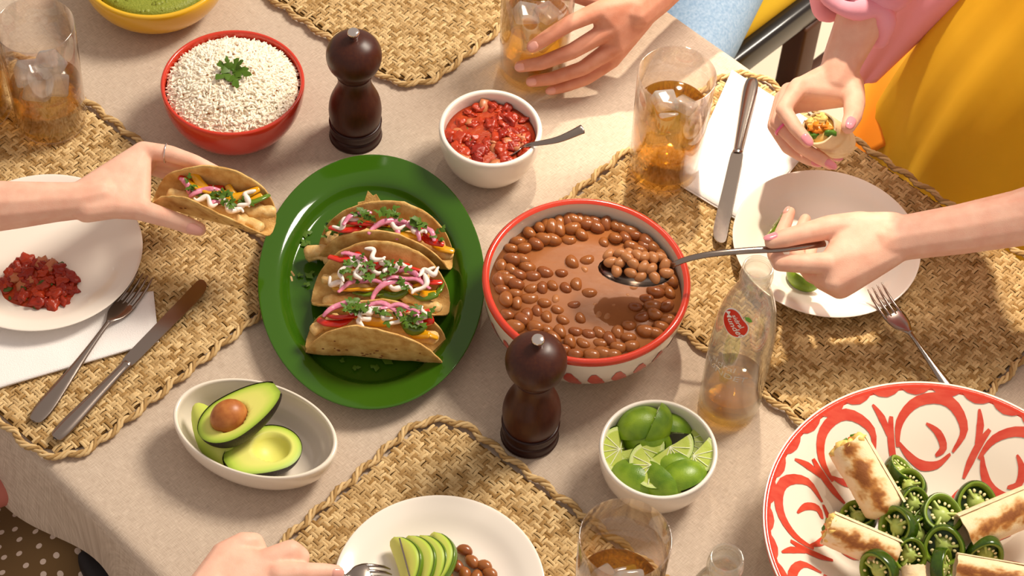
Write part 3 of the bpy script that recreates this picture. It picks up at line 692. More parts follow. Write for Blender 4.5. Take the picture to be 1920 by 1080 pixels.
# ------------------------------------------------------------------ tacos
def shell(R, rho, aF, aB, seed, flare=0, sh=0, nu=34, nv=36, t=.0022):
    """folded tortilla: fold along x, front is -y"""
    def pt(s, tt, off):
        fl = flare * (s / R)
        am = (aB if tt > 0 else aF) - fl
        q = abs(tt); L = rho * am
        n1 = .0035 * noise.noise(Vector((s * 22, tt * 22, seed))) + .0012 * noise.noise(Vector((s * 80, tt * 80, seed + 5)))
        if q < L: a = q / rho; y, z = rho * math.sin(a), rho * (1 - math.cos(a))
        else: a = am; y, z = rho * math.sin(a) + (q - L) * math.cos(a), rho * (1 - math.cos(a)) + (q - L) * math.sin(a)
        k = min(1, q / .03); o = off + n1 * k
        y, z = y - math.sin(a) * o, z + math.cos(a) * o
        return Vector((s, y if tt > 0 else -y, z))
    v = []
    for side in (0, t):
        for i in range(nu):
            th_ = math.pi * i / (nu - 1); s = -R * math.cos(th_)
            wv = 1 + .025 * noise.noise(Vector((i * .5, seed, 0)))
            w_ = R * max(.10, math.sin(th_)) * wv
            for j in range(nv): v.append(pt(s, w_ * (-1 + 2 * j / (nv - 1)) - sh * math.sin(th_), side))
    n = nu * nv; f = [q[::-1] for q in grid_faces(nu, nv)] + [tuple(x + n for x in q) for q in grid_faces(nu, nv)]
    for i in range(nu - 1):
        a, b = i * nv, (i + 1) * nv; f.append((a, b, b + n, a + n)); a, b = a + nv - 1, b + nv - 1; f.append((b, a, a + n, b + n))
    for j in range(nv - 1):
        f.append((j + 1, j, j + n, j + 1 + n)); a = (nu - 1) * nv + j; f.append((a, a + 1, a + 1 + n, a + n))
    return v, f, pt
def strip(L, w_, t, bend, seed, n=7):
    r2 = random.Random(seed); pts = [(L * (i / (n - 1) - .5), bend * ((2 * i / (n - 1) - 1) ** 2 - .5) * L, r2.uniform(-.0008, .0008)) for i in range(n)]
    rr_ = [w_ * (.75 + .25 * math.sin(math.pi * i / (n - 1))) * r2.uniform(.9, 1.1) for i in range(n)]
    return tube(pts, rr_, 8, flat=t)
def chunk(L, seed):
    v, f = tube([(L * (i / 9 - .5), .004 * noise.noise(Vector((i * .35, seed * .7, 0))), .002 * noise.noise(Vector((i * .4, seed * .3, 2)))) for i in range(10)], [.0072 * (1 + .35 * noise.noise(Vector((i * .6, seed * 1.7, 5)))) for i in range(10)], 12, flat=.8)
    return [Vector(p) * 1 + Vector((0, 1, 1)) * .0022 * noise.noise(Vector(p) * 160 + Vector((seed, 0, 0))) for p in v], f
def arc(L, w_, t, sweep, seed, n=12):
    r = L / sweep; pts = []
    for i in range(n):
        a = -sweep / 2 + sweep * i / (n - 1); pts.append((r * math.sin(a), r * math.cos(a) - r, .0015 * math.sin(i * 1.1 + seed)))
    return tube(pts, [w_ * (.6 + .4 * math.sin(math.pi * i / (n - 1))) for i in range(n)], 7, flat=t)
def squiggle(L, amp, r_, seed, n=26):
    r2 = random.Random(seed)
    return tube([(L * (i / (n - 1) - .5), amp * math.sin(i * .34 + seed), .0008 * math.cos(i * .5)) for i in range(n)], [r_ * (.35 + .85 * math.sin(math.pi * (i + .5) / n) ** .5) * (1 + .15 * math.sin(i * .5 + seed)) for i in range(n)], 8)
def taco(label, Mx, R, rho, aF, aB, seed, flare, fill, spots, grp='tacos on the green platter', sh=0, zf=1.0):
    root = thing('taco', label, 'taco', group=grp); root.matrix_world = Mx
    sv, sf, pt = shell(R, rho, aF, aB, seed, flare, sh)
    s = one('tortilla_shell', (sv, sf), M['tortilla'], root)
    r2 = random.Random(seed * 11)
    for k in range(spots):
        x, tt = r2.uniform(-.75, .75) * R, -r2.uniform(.3, .75) * R * .9
        if x * x + tt * tt > (.88 * R) ** 2: continue
        c = pt(x, tt, -.0002); q = pt(x, tt, -.002) - pt(x, tt, .002)
        one('toast_spot', lump(1, .5, 1.8, k + seed * 9, ICO1), M['toast'], s, M=frame(c, Vector((1, 0, .1)), q) @ SC(r2.uniform(.0010, .0026), r2.uniform(.0008, .0016), .00035))
    for (kind, x, y, z, a, L, ex) in fill:
        k = rnd.randint(0, 999); z *= zf; Mx2 = T(x, y, z) @ RZ(a) @ RY(ex)
        if kind == 'c': one('chicken_strip', chunk(L, k), M['chicken'], root, M=Mx2)
        elif kind in 'ryg': one('pepper_strip', strip(L, .0058, .42, r2.uniform(.1, .35), k), M[{'r': 'rpep', 'y': 'ypep', 'g': 'gpep'}[kind]], root, M=Mx2 @ RX(r2.uniform(-.9, .9)))
        elif kind == 'o': one('pickled_onion', arc(L, .0036, .5, r2.uniform(1.0, 2.2), k), M['ponion'], root, M=Mx2 @ RX(r2.uniform(-.3, .5)))
        elif kind == 'w': one('crema_drizzle', squiggle(L, .0045, .0026, k), M['crema'], root, M=Mx2)
        elif kind == 'l':
            for q in range(6): one('cilantro_leaf', leaf_vf(L * r2.uniform(.45, .85), k + q), M['leaf'], root, M=T(x + r2.uniform(-.009, .009), y + r2.uniform(-.007, .007), z + r2.uniform(-.002, .004)) @ RZ(a + q * 1.7 + r2.uniform(-.5, .5)) @ RY(r2.uniform(-.8, .1)))
    return root
GZ = .0072
def taco_at(pc, a, b, tilt=0, z=GZ):
    return Matrix.Translation(P(pc[0], pc[1], z)) @ RZ(head(a, b)) @ RX(tilt)
PI = math.pi
# middle taco, lying wide open
taco('middle taco lying open on the platter, white crema streaks showing', taco_at((714, 568), (592, 558), (838, 578)), .080, .021, math.radians(52), math.radians(66), 3, 0, [
    ('c', -.030, -.016, .020, .1, .060, 0), ('c', .020, -.020, .021, -.05, .080, 0), ('c', -.006, .004, .022, .05, .09, 0), ('c', .048, -.014, .026, -.3, .040, 0), ('c', .02, .014, .030, .2, .06, 0), ('c', -.04, .012, .03, .2, .05, 0),
    ('r', -.044, .024, .050, .3, .034, 0), ('r', -.022, .020, .048, -.2, .044, 0), ('r', .034, .020, .044, -.2, .046, 0), ('r', .052, .010, .040, -.4, .034, 0), ('r', .008, .024, .046, -.1, .04, 0), ('y', -.024, -.008, .034, .1, .056, 0), ('y', .046, -.004, .035, -.3, .040, 0), ('y', .02, .0, .034, -.1, .05, 0), ('g', -.010, -.012, .033, .1, .036, 0), ('g', .050, -.010, .036, -.2, .026, 0), ('g', .066, -.002, .034, 1.2, .022, 0), ('g', .016, -.008, .034, .3, .04, 0),
    ('o', -.026, .022, .055, -.5, .044, 0), ('o', -.024, -.004, .044, .3, .058, 0), ('o', .008, -.006, .047, .55, .060, 0), ('o', .034, .003, .047, -.15, .056, 0), ('o', .034, .012, .049, -.4, .030, 0),
    ('w', -.040, .008, .052, 1.35, .042, 0), ('w', -.028, .010, .052, 1.9, .038, 0), ('w', -.010, .024, .058, -.8, .026, 0), ('w', -.016, .006, .050, .2, .030, 0), ('w', .020, .016, .050, .4, .026, 0), ('w', .020, -.008, .044, -.2, .036, 0), ('w', .050, .000, .048, 1.2, .044, 0), ('w', .054, .012, .050, .3, .024, 0), ('w', -.050, -.008, .040, -.5, .022, 0), ('w', .004, .016, .052, -1.2, .02, 0),
    ('l', -.040, .000, .054, .3, .015, 0), ('l', -.032, .014, .057, 1.5, .014, 0), ('l', -.012, .012, .056, 2.3, .016, 0), ('l', -.008, -.003, .052, .5, .017, 0), ('l', .018, .008, .053, 1.1, .015, 0), ('l', -.020, -.004, .048, 3.0, .014, 0), ('l', .030, -.008, .046, .2, .014, 0), ('l', .004, .010, .052, 4.0, .014, 0)], 16)
taco('back taco on the platter with a torn chip leaning behind it', taco_at((722, 484), (600, 474), (838, 496)), .080, .019, math.radians(93), math.radians(74), 5, .1, [
    ('c', -.030, .000, .030, .05, .07, 0), ('c', .030, .002, .032, -.1, .07, 0), ('c', .0, .006, .036, 0, .08, 0), ('c', .058, -.002, .028, -.4, .04, 0), ('c', -.066, -.010, .016, .2, .044, 0), ('c', -.070, -.016, .012, -.2, .036, 0),
    ('r', -.040, -.004, .056, .25, .044, 0), ('r', -.020, .000, .060, .1, .044, 0), ('y', .022, -.002, .054, -.2, .04, 0), ('y', .064, .000, .036, -.7, .036, 0), ('g', .01, .002, .054, .1, .04, 0), ('r', .052, .000, .046, -.6, .036, 0),
    ('o', -.036, .006, .068, .6, .040, 0), ('o', .000, .000, .068, .5, .050, 0), ('o', .030, .002, .062, -.5, .044, 0), ('o', .052, .004, .054, -.8, .032, 0), ('o', .014, -.004, .062, -1.0, .03, 0),
    ('w', -.046, -.002, .062, .7, .030, 0), ('w', .006, .000, .064, -.1, .034, 0), ('w', .036, .000, .060, -.6, .026, 0),
    ('l', -.020, .004, .070, .4, .016, 0), ('l', .000, .010, .072, 1.5, .017, 0), ('l', -.028, .004, .066, 2.8, .014, 0), ('l', .036, .002, .064, .9, .018, 0), ('l', .042, .004, .060, 2.4, .015, 0), ('l', -.058, -.004, .044, 2.4, .016, 0), ('l', .060, .000, .050, -.5, .013, 0), ('l', .012, .006, .068, .2, .015, 0)], 14)
taco('front taco nearest the platter edge, browned shell facing the viewer', taco_at((706, 658), (578, 643), (834, 665)), .081, .021, math.radians(84), math.radians(78), 8, .12, [
    ('c', -.030, .004, .030, .05, .07, 0), ('c', .030, .006, .032, -.1, .07, 0), ('c', .0, .010, .036, 0, .08, 0), ('c', -.058, .002, .040, .5, .026, 0),
    ('r', -.044, .002, .050, .35, .040, 0), ('r', -.034, .006, .054, .2, .04, 0), ('y', .000, .006, .056, 0, .06, 0), ('y', .044, .004, .046, -.9, .036, 0), ('y', .052, .006, .042, -.7, .036, 0), ('g', .042, .0, .052, -.1, .024, 0), ('r', .040, .018, .056, -.1, .036, 0), ('r', .052, .014, .05, -.2, .02, 0), ('c', .012, .012, .052, 0, .05, 0),
    ('o', -.040, .016, .062, .4, .052, 0), ('o', .006, .018, .066, -.15, .058, 0), ('o', .026, .018, .066, -.05, .050, 0), ('o', -.012, .012, .062, .2, .04, 0), ('o', .044, .012, .058, -.7, .03, 0),
    ('w', -.012, .006, .064, 1.0, .022, 0), ('w', .006, .008, .064, -.7, .028, 0), ('w', .024, .006, .062, 1.3, .030, 0), ('w', .050, .010, .060, 1.3, .024, 0), ('w', -.014, -.002, .060, 1.2, .02, 0),
    ('l', -.026, .008, .068, -1.0, .021, 0), ('l', -.024, .006, .066, .7, .018, 0), ('l', .036, .003, .062, .2, .019, 0), ('l', .044, .000, .058, 1.7, .018, 0), ('l', .014, .004, .064, -.8, .016, 0), ('l', .052, .012, .062, .9, .015, 0), ('l', -.012, .012, .066, 2.5, .012, 0), ('l', .032, .012, .064, 3.5, .013, 0)], 22, sh=.009)
# taco in the left hand
HT = P(402, 398, .085)
taco('taco held over the placemat by the hand from the left', Matrix.Translation(HT) @ RZ(head((300, 362), (500, 402), .1)) @ RY(.10) @ RX(.12), .071, .020, math.radians(74), math.radians(78), 13, .30, [
    ('c', -.01, .000, .022, 0, .08, 0), ('c', .034, -.010, .026, -.35, .050, 0), ('c', .044, .004, .024, .25, .044, 0), ('c', .010, -.008, .028, -.3, .06, 0),
    ('y', .004, .014, .040, -.05, .080, 0), ('y', -.010, .010, .038, 0, .06, 0), ('y', .030, .012, .036, -.05, .04, 0), ('g', .044, .010, .038, .6, .034, 0), ('g', -.004, .000, .038, .1, .03, 0), ('r', -.02, .014, .034, 0, .05, 0),
    ('o', -.012, .004, .044, .5, .038, 0), ('o', -.034, .006, .042, -.8, .024, 0), ('o', .008, -.004, .042, .4, .026, 0), ('w', -.006, -.010, .046, -.1, .026, 0), ('w', .022, -.010, .044, -.3, .030, 0), ('w', .028, -.006, .042, .2, .028, 0), ('w', .036, .006, .046, 1.4, .026, 0),
    ('l', .018, -.003, .046, .4, .015, 0), ('l', .024, -.002, .046, 2.1, .014, 0), ('l', .036, -.004, .042, 1.0, .012, 0), ('l', -.026, .004, .044, 1.1, .014, 0), ('l', .002, .002, .042, .5, .012, 0)], 8, 'tacos in a hand', sh=.004, zf=.84)
# torn chip and stray herbs on the platter
ch = [(.000, .022), (.006, .016), (.010, .018), (.016, .008), (.020, -.006), (.008, -.014), (-.010, -.012), (-.018, -.002), (-.012, .000), (-.012, .008), (-.004, .010)]
o = one('tortilla_chip', prism(ch, -.001, .001), M['tortilla'], smooth=False); o.matrix_world = Matrix.Translation(P(690, 392, .030)) @ RZ(.1) @ RX(.9); tag(o, 'torn tortilla chip standing behind the back taco', 'chip')
def leaf_thing(px, py, z, s, a, lb, grp):
    o = one('cilantro_leaf', leaf_vf(s, int(px)), M['leaf']); o.location = P(px, py, z); o.rotation_euler = (0, -.1, a); return tag(o, lb, 'herb', grp)
for px, py, s, a in ((565, 440, .014, .4), (572, 462, .012, 2.0), (582, 452, .010, 4.0), (575, 521, .014, 1.0), (582, 534, .009, 3), (557, 515, .008, 0), (632, 425, .016, 2.5), (722, 683, .018, 1.2), (712, 690, .012, 3), (660, 690, .010, .2), (640, 680, .008, 1.4), (735, 320, .006, 2), (588, 600, .007, .5), (560, 430, .008, 5), (800, 640, .008, 1)):
    leaf_thing(px, py, GZ + .002, s, a, 'small stray cilantro leaf lying on the green platter', 'stray cilantro on the platter')

# ------------------------------------------------------------------ avocado
def avo_shape(L=.100, Wd=.066):
    """outline half width along x (0 = round end)"""
    def hw(x): t = x / L; return Wd / 2 * math.sqrt(max(0, 1 - ((t - .38) / (.38 if t < .38 else .66)) ** 2)) * (1 - .10 * max(0, t - .38))
    return hw
def avocado(label, Mx, pit, L=.098, Wd=.066):
    hw = avo_shape(L, Wd); root = thing('avocado_half', label, 'avocado', group='avocado halves in the dish'); root.matrix_world = Mx
    nx, na = 30, 18; v = []
    for i in range(nx):
        x = L * (.5 - .5 * math.cos(math.pi * i / (nx - 1))); h = hw(x)
        for j in range(na): a = math.pi * j / (na - 1); v.append((x - L * .45, -h * math.cos(a), -h * math.sin(a) * .92))
    one('skin', (v, grid_faces(nx, na)), M['avo_skin'], root)
    pc, pr_ = .38 * L, .0195; nr, nt = 14, 48; v = []; ks = []
    for i in range(nr + 1):
        q = i / nr
        for k in range(nt):
            a = 2 * math.pi * k / nt; dx, dy = math.cos(a), math.sin(a)
            lo, hi = 0, .09
            for _ in range(18):
                mid = (lo + hi) / 2; x = pc + dx * mid
                if 0 <= x <= L and abs(dy * mid) <= hw(x) - .0006: lo = mid
                else: hi = mid
            d = lo * q; z = .0006 - .0016 * q ** 8
            pd = pr_ * 1.02
            if d < pd: z = -math.sqrt(max(0, pd * pd - d * d)) * .8
            v.append((pc + dx * d - L * .45, dy * d, z)); ks.append(q ** 1.6 if d >= pd else .35 * (1 - d / pd) * 0 + .28)
    f = grid_faces(nr + 1, nt, False, True)
    fo = one('flesh', (v, f), M['avo'], root); set_k(fo, ks)
    if pit: one('pit', ell(.0195 * 1.08, .0185, .0190, 24, 16), M['pit'], root, M=T(pc - L * .45, 0, .001))
    return root
al = avo_bowl.location
def avo_M(px, py, z, a, b, n): # long axis from pixel a to b, face normal n
    return frame(P(px, py, z), P(b[0], b[1], z) - P(a[0], a[1], z), n)
d1 = P(520, 718, .075) - P(372, 812, .056)
avocado('avocado half with its brown pit lying on top of the others', frame(P(440, 776, .064), d1, Vector((-.28, .10, .95))), True)
avocado('avocado half with an empty pit hollow at the front of the dish', frame(P(500, 842, .036), Vector((-.7, -.5, .14)), Vector((.05, .10, .98))), False, .088, .064)
# leftover piece on the left side: peeled quarter
def avo_slice(label, Mx, L, t, w_, grp, name='avocado_slice'):
    root = thing(name, label, 'avocado', group=grp); root.matrix_world = Mx
    n, m_ = 18, 10; v = []; ks = []
    for i in range(n):
        u = i / (n - 1); x = L * (u - .5); w2 = w_ * (.35 + .65 * math.sin(math.pi * min(1, u * 1.05 + .0)) ** .6) * (1 if u < .97 else .7)
        for j in range(m_):
            q = j / m_ * 2 * math.pi; yy, zz = math.cos(q), math.sin(q)
            yy = math.copysign(abs(yy) ** .5, yy); zz = math.copysign(abs(zz) ** .5, zz)
            v.append((x, yy * t * (.5 + .22 * (zz)), zz * w2 * .5 + .010 * (1 - (2 * u - 1) ** 2))); ks.append(.45 + .55 * max(0, zz) ** 3)
    f = grid_faces(n, m_, False, True) + [tuple(range(m_)), tuple(range((n - 1) * m_, n * m_))[::-1]]
    fo = one('flesh', (v, f), M['avo'], root); set_k(fo, ks)
    sk = [(L * (i / 17 - .5), 0, (w_ * .5 + .0004) * (.35 + .65 * math.sin(math.pi * min(1, i / 17 * 1.05)) ** .6) + .010 * (1 - (2 * i / 17 - 1) ** 2)) for i in range(18)]
    one('skin_edge', tube(sk, [t * .36] * 18, 6, flat=.2, up=(0, 0, 1)), M['gpep'], root)
    return root
aq = thing('avocado_quarter', 'peeled pale green avocado piece against the left wall of the dish', 'avocado'); aq.matrix_world = frame(P(404, 822, .032), P(446, 880, .022) - P(372, 752, .044), Vector((-.35, -.2, .9)))
_v, _f = ell(.046, .021, .017, 24, 18); _v = [Vector((x, y * (1 - 5 * max(0, -x)), z * (1 - 4 * max(0, -x)))) for x, y, z in _v]
_o = one('flesh', (_v, _f), M['avo'], aq); set_k(_o, [.62 + .3 * min(1, abs(p.y) / .021) for p in _v])
zb = ZM + .022
for k, (x0, y0, x1, y1) in enumerate(((742, 1020, 765, 1100), (768, 1015, 792, 1100), (790, 1014, 812, 1100), (815, 1012, 818, 1092))):
    c = P((x0 + x1) / 2, (y0 + y1) / 2, zb)
    avo_slice('thin avocado slice fanned on the bottom plate, ' + ('first', 'second', 'third', 'fourth')[k] + ' from the fork', frame(c, P(x1, y1, zb) - P(x0, y0, zb), Vector((.80, .05, .55))), .062, .0115, .030, 'avocado slices on the bottom plate')

# ------------------------------------------------------------------ limes
def lime_wedge(label, c, axis, rind, ang=95, a=.0280, r=.0235, grp='lime wedges in the bowl'):
    """axis: long core edge; rind: direction from the core to the peel"""
    root = thing('lime_wedge', label, 'lime', group=grp)
    root.matrix_world = frame(c, axis, -Vector(rind))
    h = math.radians(ang) / 2; nu, nv = 18, 10; v = []
    for i in range(nu):
        t = math.pi * i / (nu - 1); x = -a * math.cos(t) * (1 + .05 * abs(math.cos(t)) ** 6); q = r * math.sin(t)
        for j in range(nv): b = -h + 2 * h * j / (nv - 1); v.append((x, q * math.sin(b), -q * math.cos(b)))
    one('rind', (v, grid_faces(nu, nv)), M['lime_rind'], root)
    for sgn in (-1, 1):
        v = []; ks = []; nr = 9
        for i in range(nu):
            t = math.pi * i / (nu - 1); x = -a * math.cos(t); q = r * math.sin(t)
            for j in range(nr):
                k = j / (nr - 1); zz = q * k * .995; pl_ = .0005 * math.sin(math.pi * k) * math.sin(i * 2.1)
                v.append((x * .985, sgn * zz * math.sin(h) + sgn * pl_, -zz * math.cos(h))); ks.append(math.hypot(x / a, q * k / r))
        f = grid_faces(nu, nr); fo = one('flesh', (v, f if sgn > 0 else [q[::-1] for q in f]), M['lime'], root); set_k(fo, ks)
        g = G()
        for an in (40, 66, 90, 114, 140):
            d = (math.cos(math.radians(an)), math.sin(math.radians(an))); pts = [(a * .82 * d[0] * k / 4, sgn * (r * .82 * d[1] * k / 4 * math.sin(h) + .0004), -r * .82 * d[1] * k / 4 * math.cos(h)) for k in range(5)]
            g.add(tube(pts, .00055, 5))
        g.build('membrane', M['membrane'], root)
    return root
def W(dx, dy, dz=0): return Vector((dx, -dy, dz))      # image right, image down, up
LM = [  # px, py, z, axis, rind direction, angle, words
    (1201, 802, .050, W(.8, -.5, 0), W(-.3, -.1, .9), 150, 'lime quarter with rounded peel up at the back left of the bowl'),
    (1221, 797, .052, W(.35, -1, .1), W(.75, -.1, .6), 80, 'lime wedge on edge beside the rounded back left piece'),
    (1250, 812, .036, W(1, 0, 0), W(.2, -.6, .7), 140, 'dark green lime piece in shadow at the back of the bowl'),
    (1163, 842, .058, W(.15, 1, -.1), W(-.35, .25, -.75), 100, 'pale cut lime wedge against the left wall of the bowl'),
    (1200, 838, .056, W(.8, -.3, 0), W(.1, .45, -.85), 90, 'small torn lime wedge in the middle left of the pile'),
    (1256, 838, .064, W(.85, -.65, .15), W(.25, .35, -.85), 90, 'long lime wedge with juicy face up at the centre right'),
    (1222, 872, .068, W(-.45, -.85, .1), W(-.25, .45, -.75), 95, 'juicy lime wedge facing the viewer at the front centre'),
    (1300, 854, .060, W(.7, -.9, .25), W(.45, .3, -.75), 100, 'halved lime with white core at the right wall'),
    (1189, 902, .044, W(.7, .35, 0), W(-.35, .25, .9), 150, 'dark green lime piece peel up at the front left'),
    (1262, 882, .040, W(1, .1, 0), W(.2, -.25, .9), 120, 'shaded lime piece tucked under the centre wedges'),
    (1280, 903, .050, W(.9, -.55, .05), W(-.2, -.1, .95), 120, 'bright green lime piece peel up at the front right'),
    (1243, 903, .050, W(.6, .6, 0), W(-.7, .1, .6), 90, 'small lime wedge standing at the front wall of the bowl')]
LM += [(1212, 826, .040, W(1, .3, 0), W(.0, .5, .8), 120, 'lime piece buried behind the front centre wedge'), (1284, 828, .044, W(.5, -.9, .1), W(.6, .2, -.6), 100, 'juicy lime wedge wedged behind the one with the white core')]
for px, py, z, ax, ri, an, lb in LM: lime_wedge(lb, P(px, py, z - .005), ax, ri, an)
lime_wedge('lime wedge on the right plate behind the spoon hand', P(1449, 424, ZM + .020), W(.55, -1, .1), W(.85, .1, .3), 100, .022, .018, grp='lime wedges on the right plate')
lime_wedge('lime wedge on the right plate below the spoon hand', P(1506, 520, ZM + .014), W(.8, .6, 0), W(-.5, .6, .1), 90, .021, .016, grp='lime wedges on the right plate')

# ------------------------------------------------------------------ jalapenos and wraps
def jal_ring():
    root = thing('jalapeno_slice', 'x', 'jalapeno', group='jalapeno slices in the serving bowl')
    R, h = .0190, .013
    lob = lambda a: 1 + .045 * math.cos(3 * a + .4)
    def ring(prof):
        v, f = lathe(prof, 36); return [(x * lob(math.atan2(y, x)), y * lob(math.atan2(y, x)), z) for x, y, z in v], f
    one('skin', ring(smooth_prof([(R - .0012, -h / 2), (R, -h / 2 + .0015), (R + .0006, 0), (R, h / 2 - .0015), (R - .0012, h / 2)], 3)), M['jskin'], root)
    one('flesh', ring([(R - .0010, h / 2), (R - .0022, h / 2 + .0004), (R - .0042, h / 2 - .0012), (R - .005, 0), (R - .0042, -h / 2 + .0012), (R - .0022, -h / 2 - .0004), (R - .0010, -h / 2)]), M['jflesh'], root)
    g = G()
    for k in range(3):
        a = k * 2.094 + .4; g.add(rbox(.013, .0028, h * .8, .0009), RZ(a) @ T(.0072, 0, 0))
    g.add(lump(.0088, .3, 2, 3, ICO2, (1, 1, .72)))
    one('inner_wall', ring([(R - .004, -h * .22), (R * .5, -h * .15), (0, -h * .12)]), M['jdeep'], root)
    co = g.build('core', M['jcore'], root); r2 = random.Random(9)
    for k in range(11):
        a = k * .5236 + r2.uniform(-.2, .2); rr_ = r2.uniform(.0095, .0125); one('seed', ell(.0019, .0015, .0008, 8, 5), M['seed'], co, M=T(rr_ * math.cos(a), rr_ * math.sin(a), h / 2 * r2.uniform(.6, .9)) @ RZ(a))
    return root
JL = [(1688, 884, .040, W(.5, -.3, .75), 1.0, 'behind the upright wrap, topmost'), (1704, 912, .046, W(-.35, .1, .9), 1.0, 'flat beneath the topmost one'), (1712, 944, .050, W(.3, .5, .8), .95, 'half hidden in the middle of the pile'), (1608, 970, .034, W(-.2, -.2, .95), 1.05, 'in the shadow between the two left wraps'),
      (1683, 988, .056, W(-.75, .35, .6), 1.15, 'turned left beside the lower left wrap'), (1764, 966, .056, W(.15, .15, .95), 1.2, 'lying flat and large at the centre'), (1829, 943, .050, W(.05, .45, .85), 1.2, 'with a full ring of seeds at the far right'), (1722, 1002, .048, W(.6, .4, .6), 1.0, 'on edge at the centre of the pile'),
      (1769, 1024, .056, W(-.2, .6, .75), 1.15, 'in front of the large flat one'), (1704, 1040, .050, W(.2, .6, .7), 1.0, 'with pale core beside the lower left wrap end'), (1647, 1068, .056, W(-.5, .5, .3), 1.1, 'dark and glossy at the bottom left'), (1847, 1038, .052, W(.1, .9, .3), 1.05, 'edge-on below the right wrap'), (1766, 1064, .054, W(.8, .2, .4), 1.05, 'edge-on at the bottom centre'), (1740, 985, .040, W(0, 0, 1), 1.0, 'deepest at the middle of the bowl')]
j0 = jal_ring()
for k, (px, py, z, n, s, wd) in enumerate(JL):
    p = P(px, py, z); z_ = Vector(n).normalized(); x_ = Vector((.3, .9, .2)).cross(z_).normalized()
    Mx = frame(p, x_, z_) @ SC(s, s, s); o = j0 if k == 0 else dup(j0)
    o.matrix_world = Mx; o['label'] = 'green jalapeno slice ' + wd
def wrap_roll(label, a, b, r, seed, grp, open_a=True, flat=.8, up=(0, 0, 1), toast=True, ring_fill=True):
    a, b = Vector(a), Vector(b); L = (b - a).length; root = thing('tortilla_wrap', label, 'wrap', group=grp)
    root.matrix_world = frame(a, b - a, up)
    n, m_ = 60, 56; g = G(); v = []; ks = []
    for i in range(n):
        u = i / (n - 1); x = L * u; e = 1 if u < .9 else 1 - .35 * ((u - .9) / .1) ** 2
        for j in range(m_):
            q = 2 * math.pi * j / m_; rr_ = r * e * (1 + .05 * noise.noise(Vector((u * 3, math.cos(q), math.sin(q) + seed))) + .02 * noise.noise(Vector((u * 14, q * 2, seed))))
            v.append((x + .0025 * noise.noise(Vector((math.cos(q) * 2, math.sin(q) * 2, seed + i * .0))) * (1 - u), rr_ * math.cos(q), rr_ * math.sin(q) * flat))
            dq = abs((q - 1.75 + math.pi) % (2 * math.pi) - math.pi); mk = 1.15 - dq / .62 - (abs(u - .5) / .5) ** 3 * .5 + .75 * noise.noise(Vector((u * 7, q * 2.2, seed * 1.7))) + .4 * noise.noise(Vector((u * 24, q * 7, seed)))
            ks.append(max(0, min(1, mk)) if toast else max(0, .35 * noise.noise(Vector((u * 6, q * 2, seed)))))
    f = [q[::-1] for q in grid_faces(n, m_, False, True)] + [tuple(range((n - 1) * m_, n * m_))]
    sh = one('tortilla', (v, f), M['wrapk'], root); set_k(sh, ks)
    # inner wall at the open end, and the overlapping seam
    iv = [(x, y * .90, z * .88) for x, y, z in v[:6 * m_]]
    ff = grid_faces(6, m_, False, True) ; nb = len(iv)
    iv += v[:m_]; ff += [(j, (j + 1) % m_, nb + (j + 1) % m_, nb + j) for j in range(m_)]
    one('tortilla_lip', (iv, ff), M['wrap'], sh)
    sv = []
    for i in range(n):
        u = i / (n - 1)
        for j in range(6):
            q = -.2 + j * .16; sv.append((L * u * .985, r * 1.045 * math.cos(q), r * 1.045 * flat * math.sin(q) + (.0003 if j == 5 else 0)))
    g = G(); g.add((sv, [q[::-1] for q in grid_faces(n, 6)])); g.build('seam_flap', M['wrap'], sh)
    r2 = random.Random(seed)
    if 0:
        for k, (u0, u1, q0, wq) in enumerate(((.12, .9, 1.75, .38),)):
            tv = []; N = 22; K = 7
            for i in range(N):
                u = u0 + (u1 - u0) * i / (N - 1); wd = wq * (.55 + .45 * math.sin(math.pi * i / (N - 1)) ** .4) * (1 + .45 * noise.noise(Vector((i * .4, seed, 1)))); cq = q0 + .12 * noise.noise(Vector((i * .25, seed, 4)))
                for j in range(K):
                    q = cq + wd * (2 * j / (K - 1) - 1); rr_ = r * (1 + .05 * noise.noise(Vector((u * 3, math.cos(q), math.sin(q) + seed))) + .02 * noise.noise(Vector((u * 14, q * 2, seed)))) + .0005
                    tv.append((L * u, rr_ * math.cos(q), rr_ * math.sin(q) * flat))
            one('toasted_patch', (tv, [q[::-1] for q in grid_faces(N, K)]), M['toast2'], sh)
    if open_a:
        for k in range(20):
            rr_, q = r * .70 * math.sqrt(r2.random()), r2.uniform(0, 6.28); kind = ('carrot', 'egg', 'lettuce', 'carrot', 'egg')[k % 5]
            y, z = rr_ * math.cos(q), rr_ * math.sin(q) * flat
            z = {'egg': abs(z) * .6 + r * .25, 'carrot': z * .35, 'lettuce': -abs(z) * .5 - r * .30}[kind] * (1 if ring_fill else .9)
            nm = {'carrot': 'carrot_bit', 'egg': 'egg_bit', 'lettuce': 'lettuce_bit'}[kind]
            one(nm, lump(r * .34, .9, 1.6, k + seed, ICO2, (.8, .9, .7)), M[kind], root, M=T(r * .10 + r2.uniform(-.002, .002), y, z))
        one('filling_core', ell(.006, r * .86, r * .86 * flat, 16, 9), M['egg'], root, M=T(.006, 0, 0))
    return root
M['wrapk'] = attr_mat('toasted_flour_tortilla', [(0, 'ecd3a8'), (.3, 'e2bd84'), (.65, 'b87a38'), (1, '8a4f1e')], .62, bump=.3, bscale=180)
sv_ = 'wraps in the serving bowl'
wrap_roll('toasted wrap leaning upright at the back left of the serving bowl', P(1588, 832, .080), P(1664, 962, .050), .0225, 3, sv_, up=(-.05, -.5, .85))
wrap_roll('toasted wrap at the lower left of the serving bowl, end showing carrot', P(1552, 990, .064), P(1682, 1046, .052), .0185, 6, sv_, up=(.1, -.5, .85))
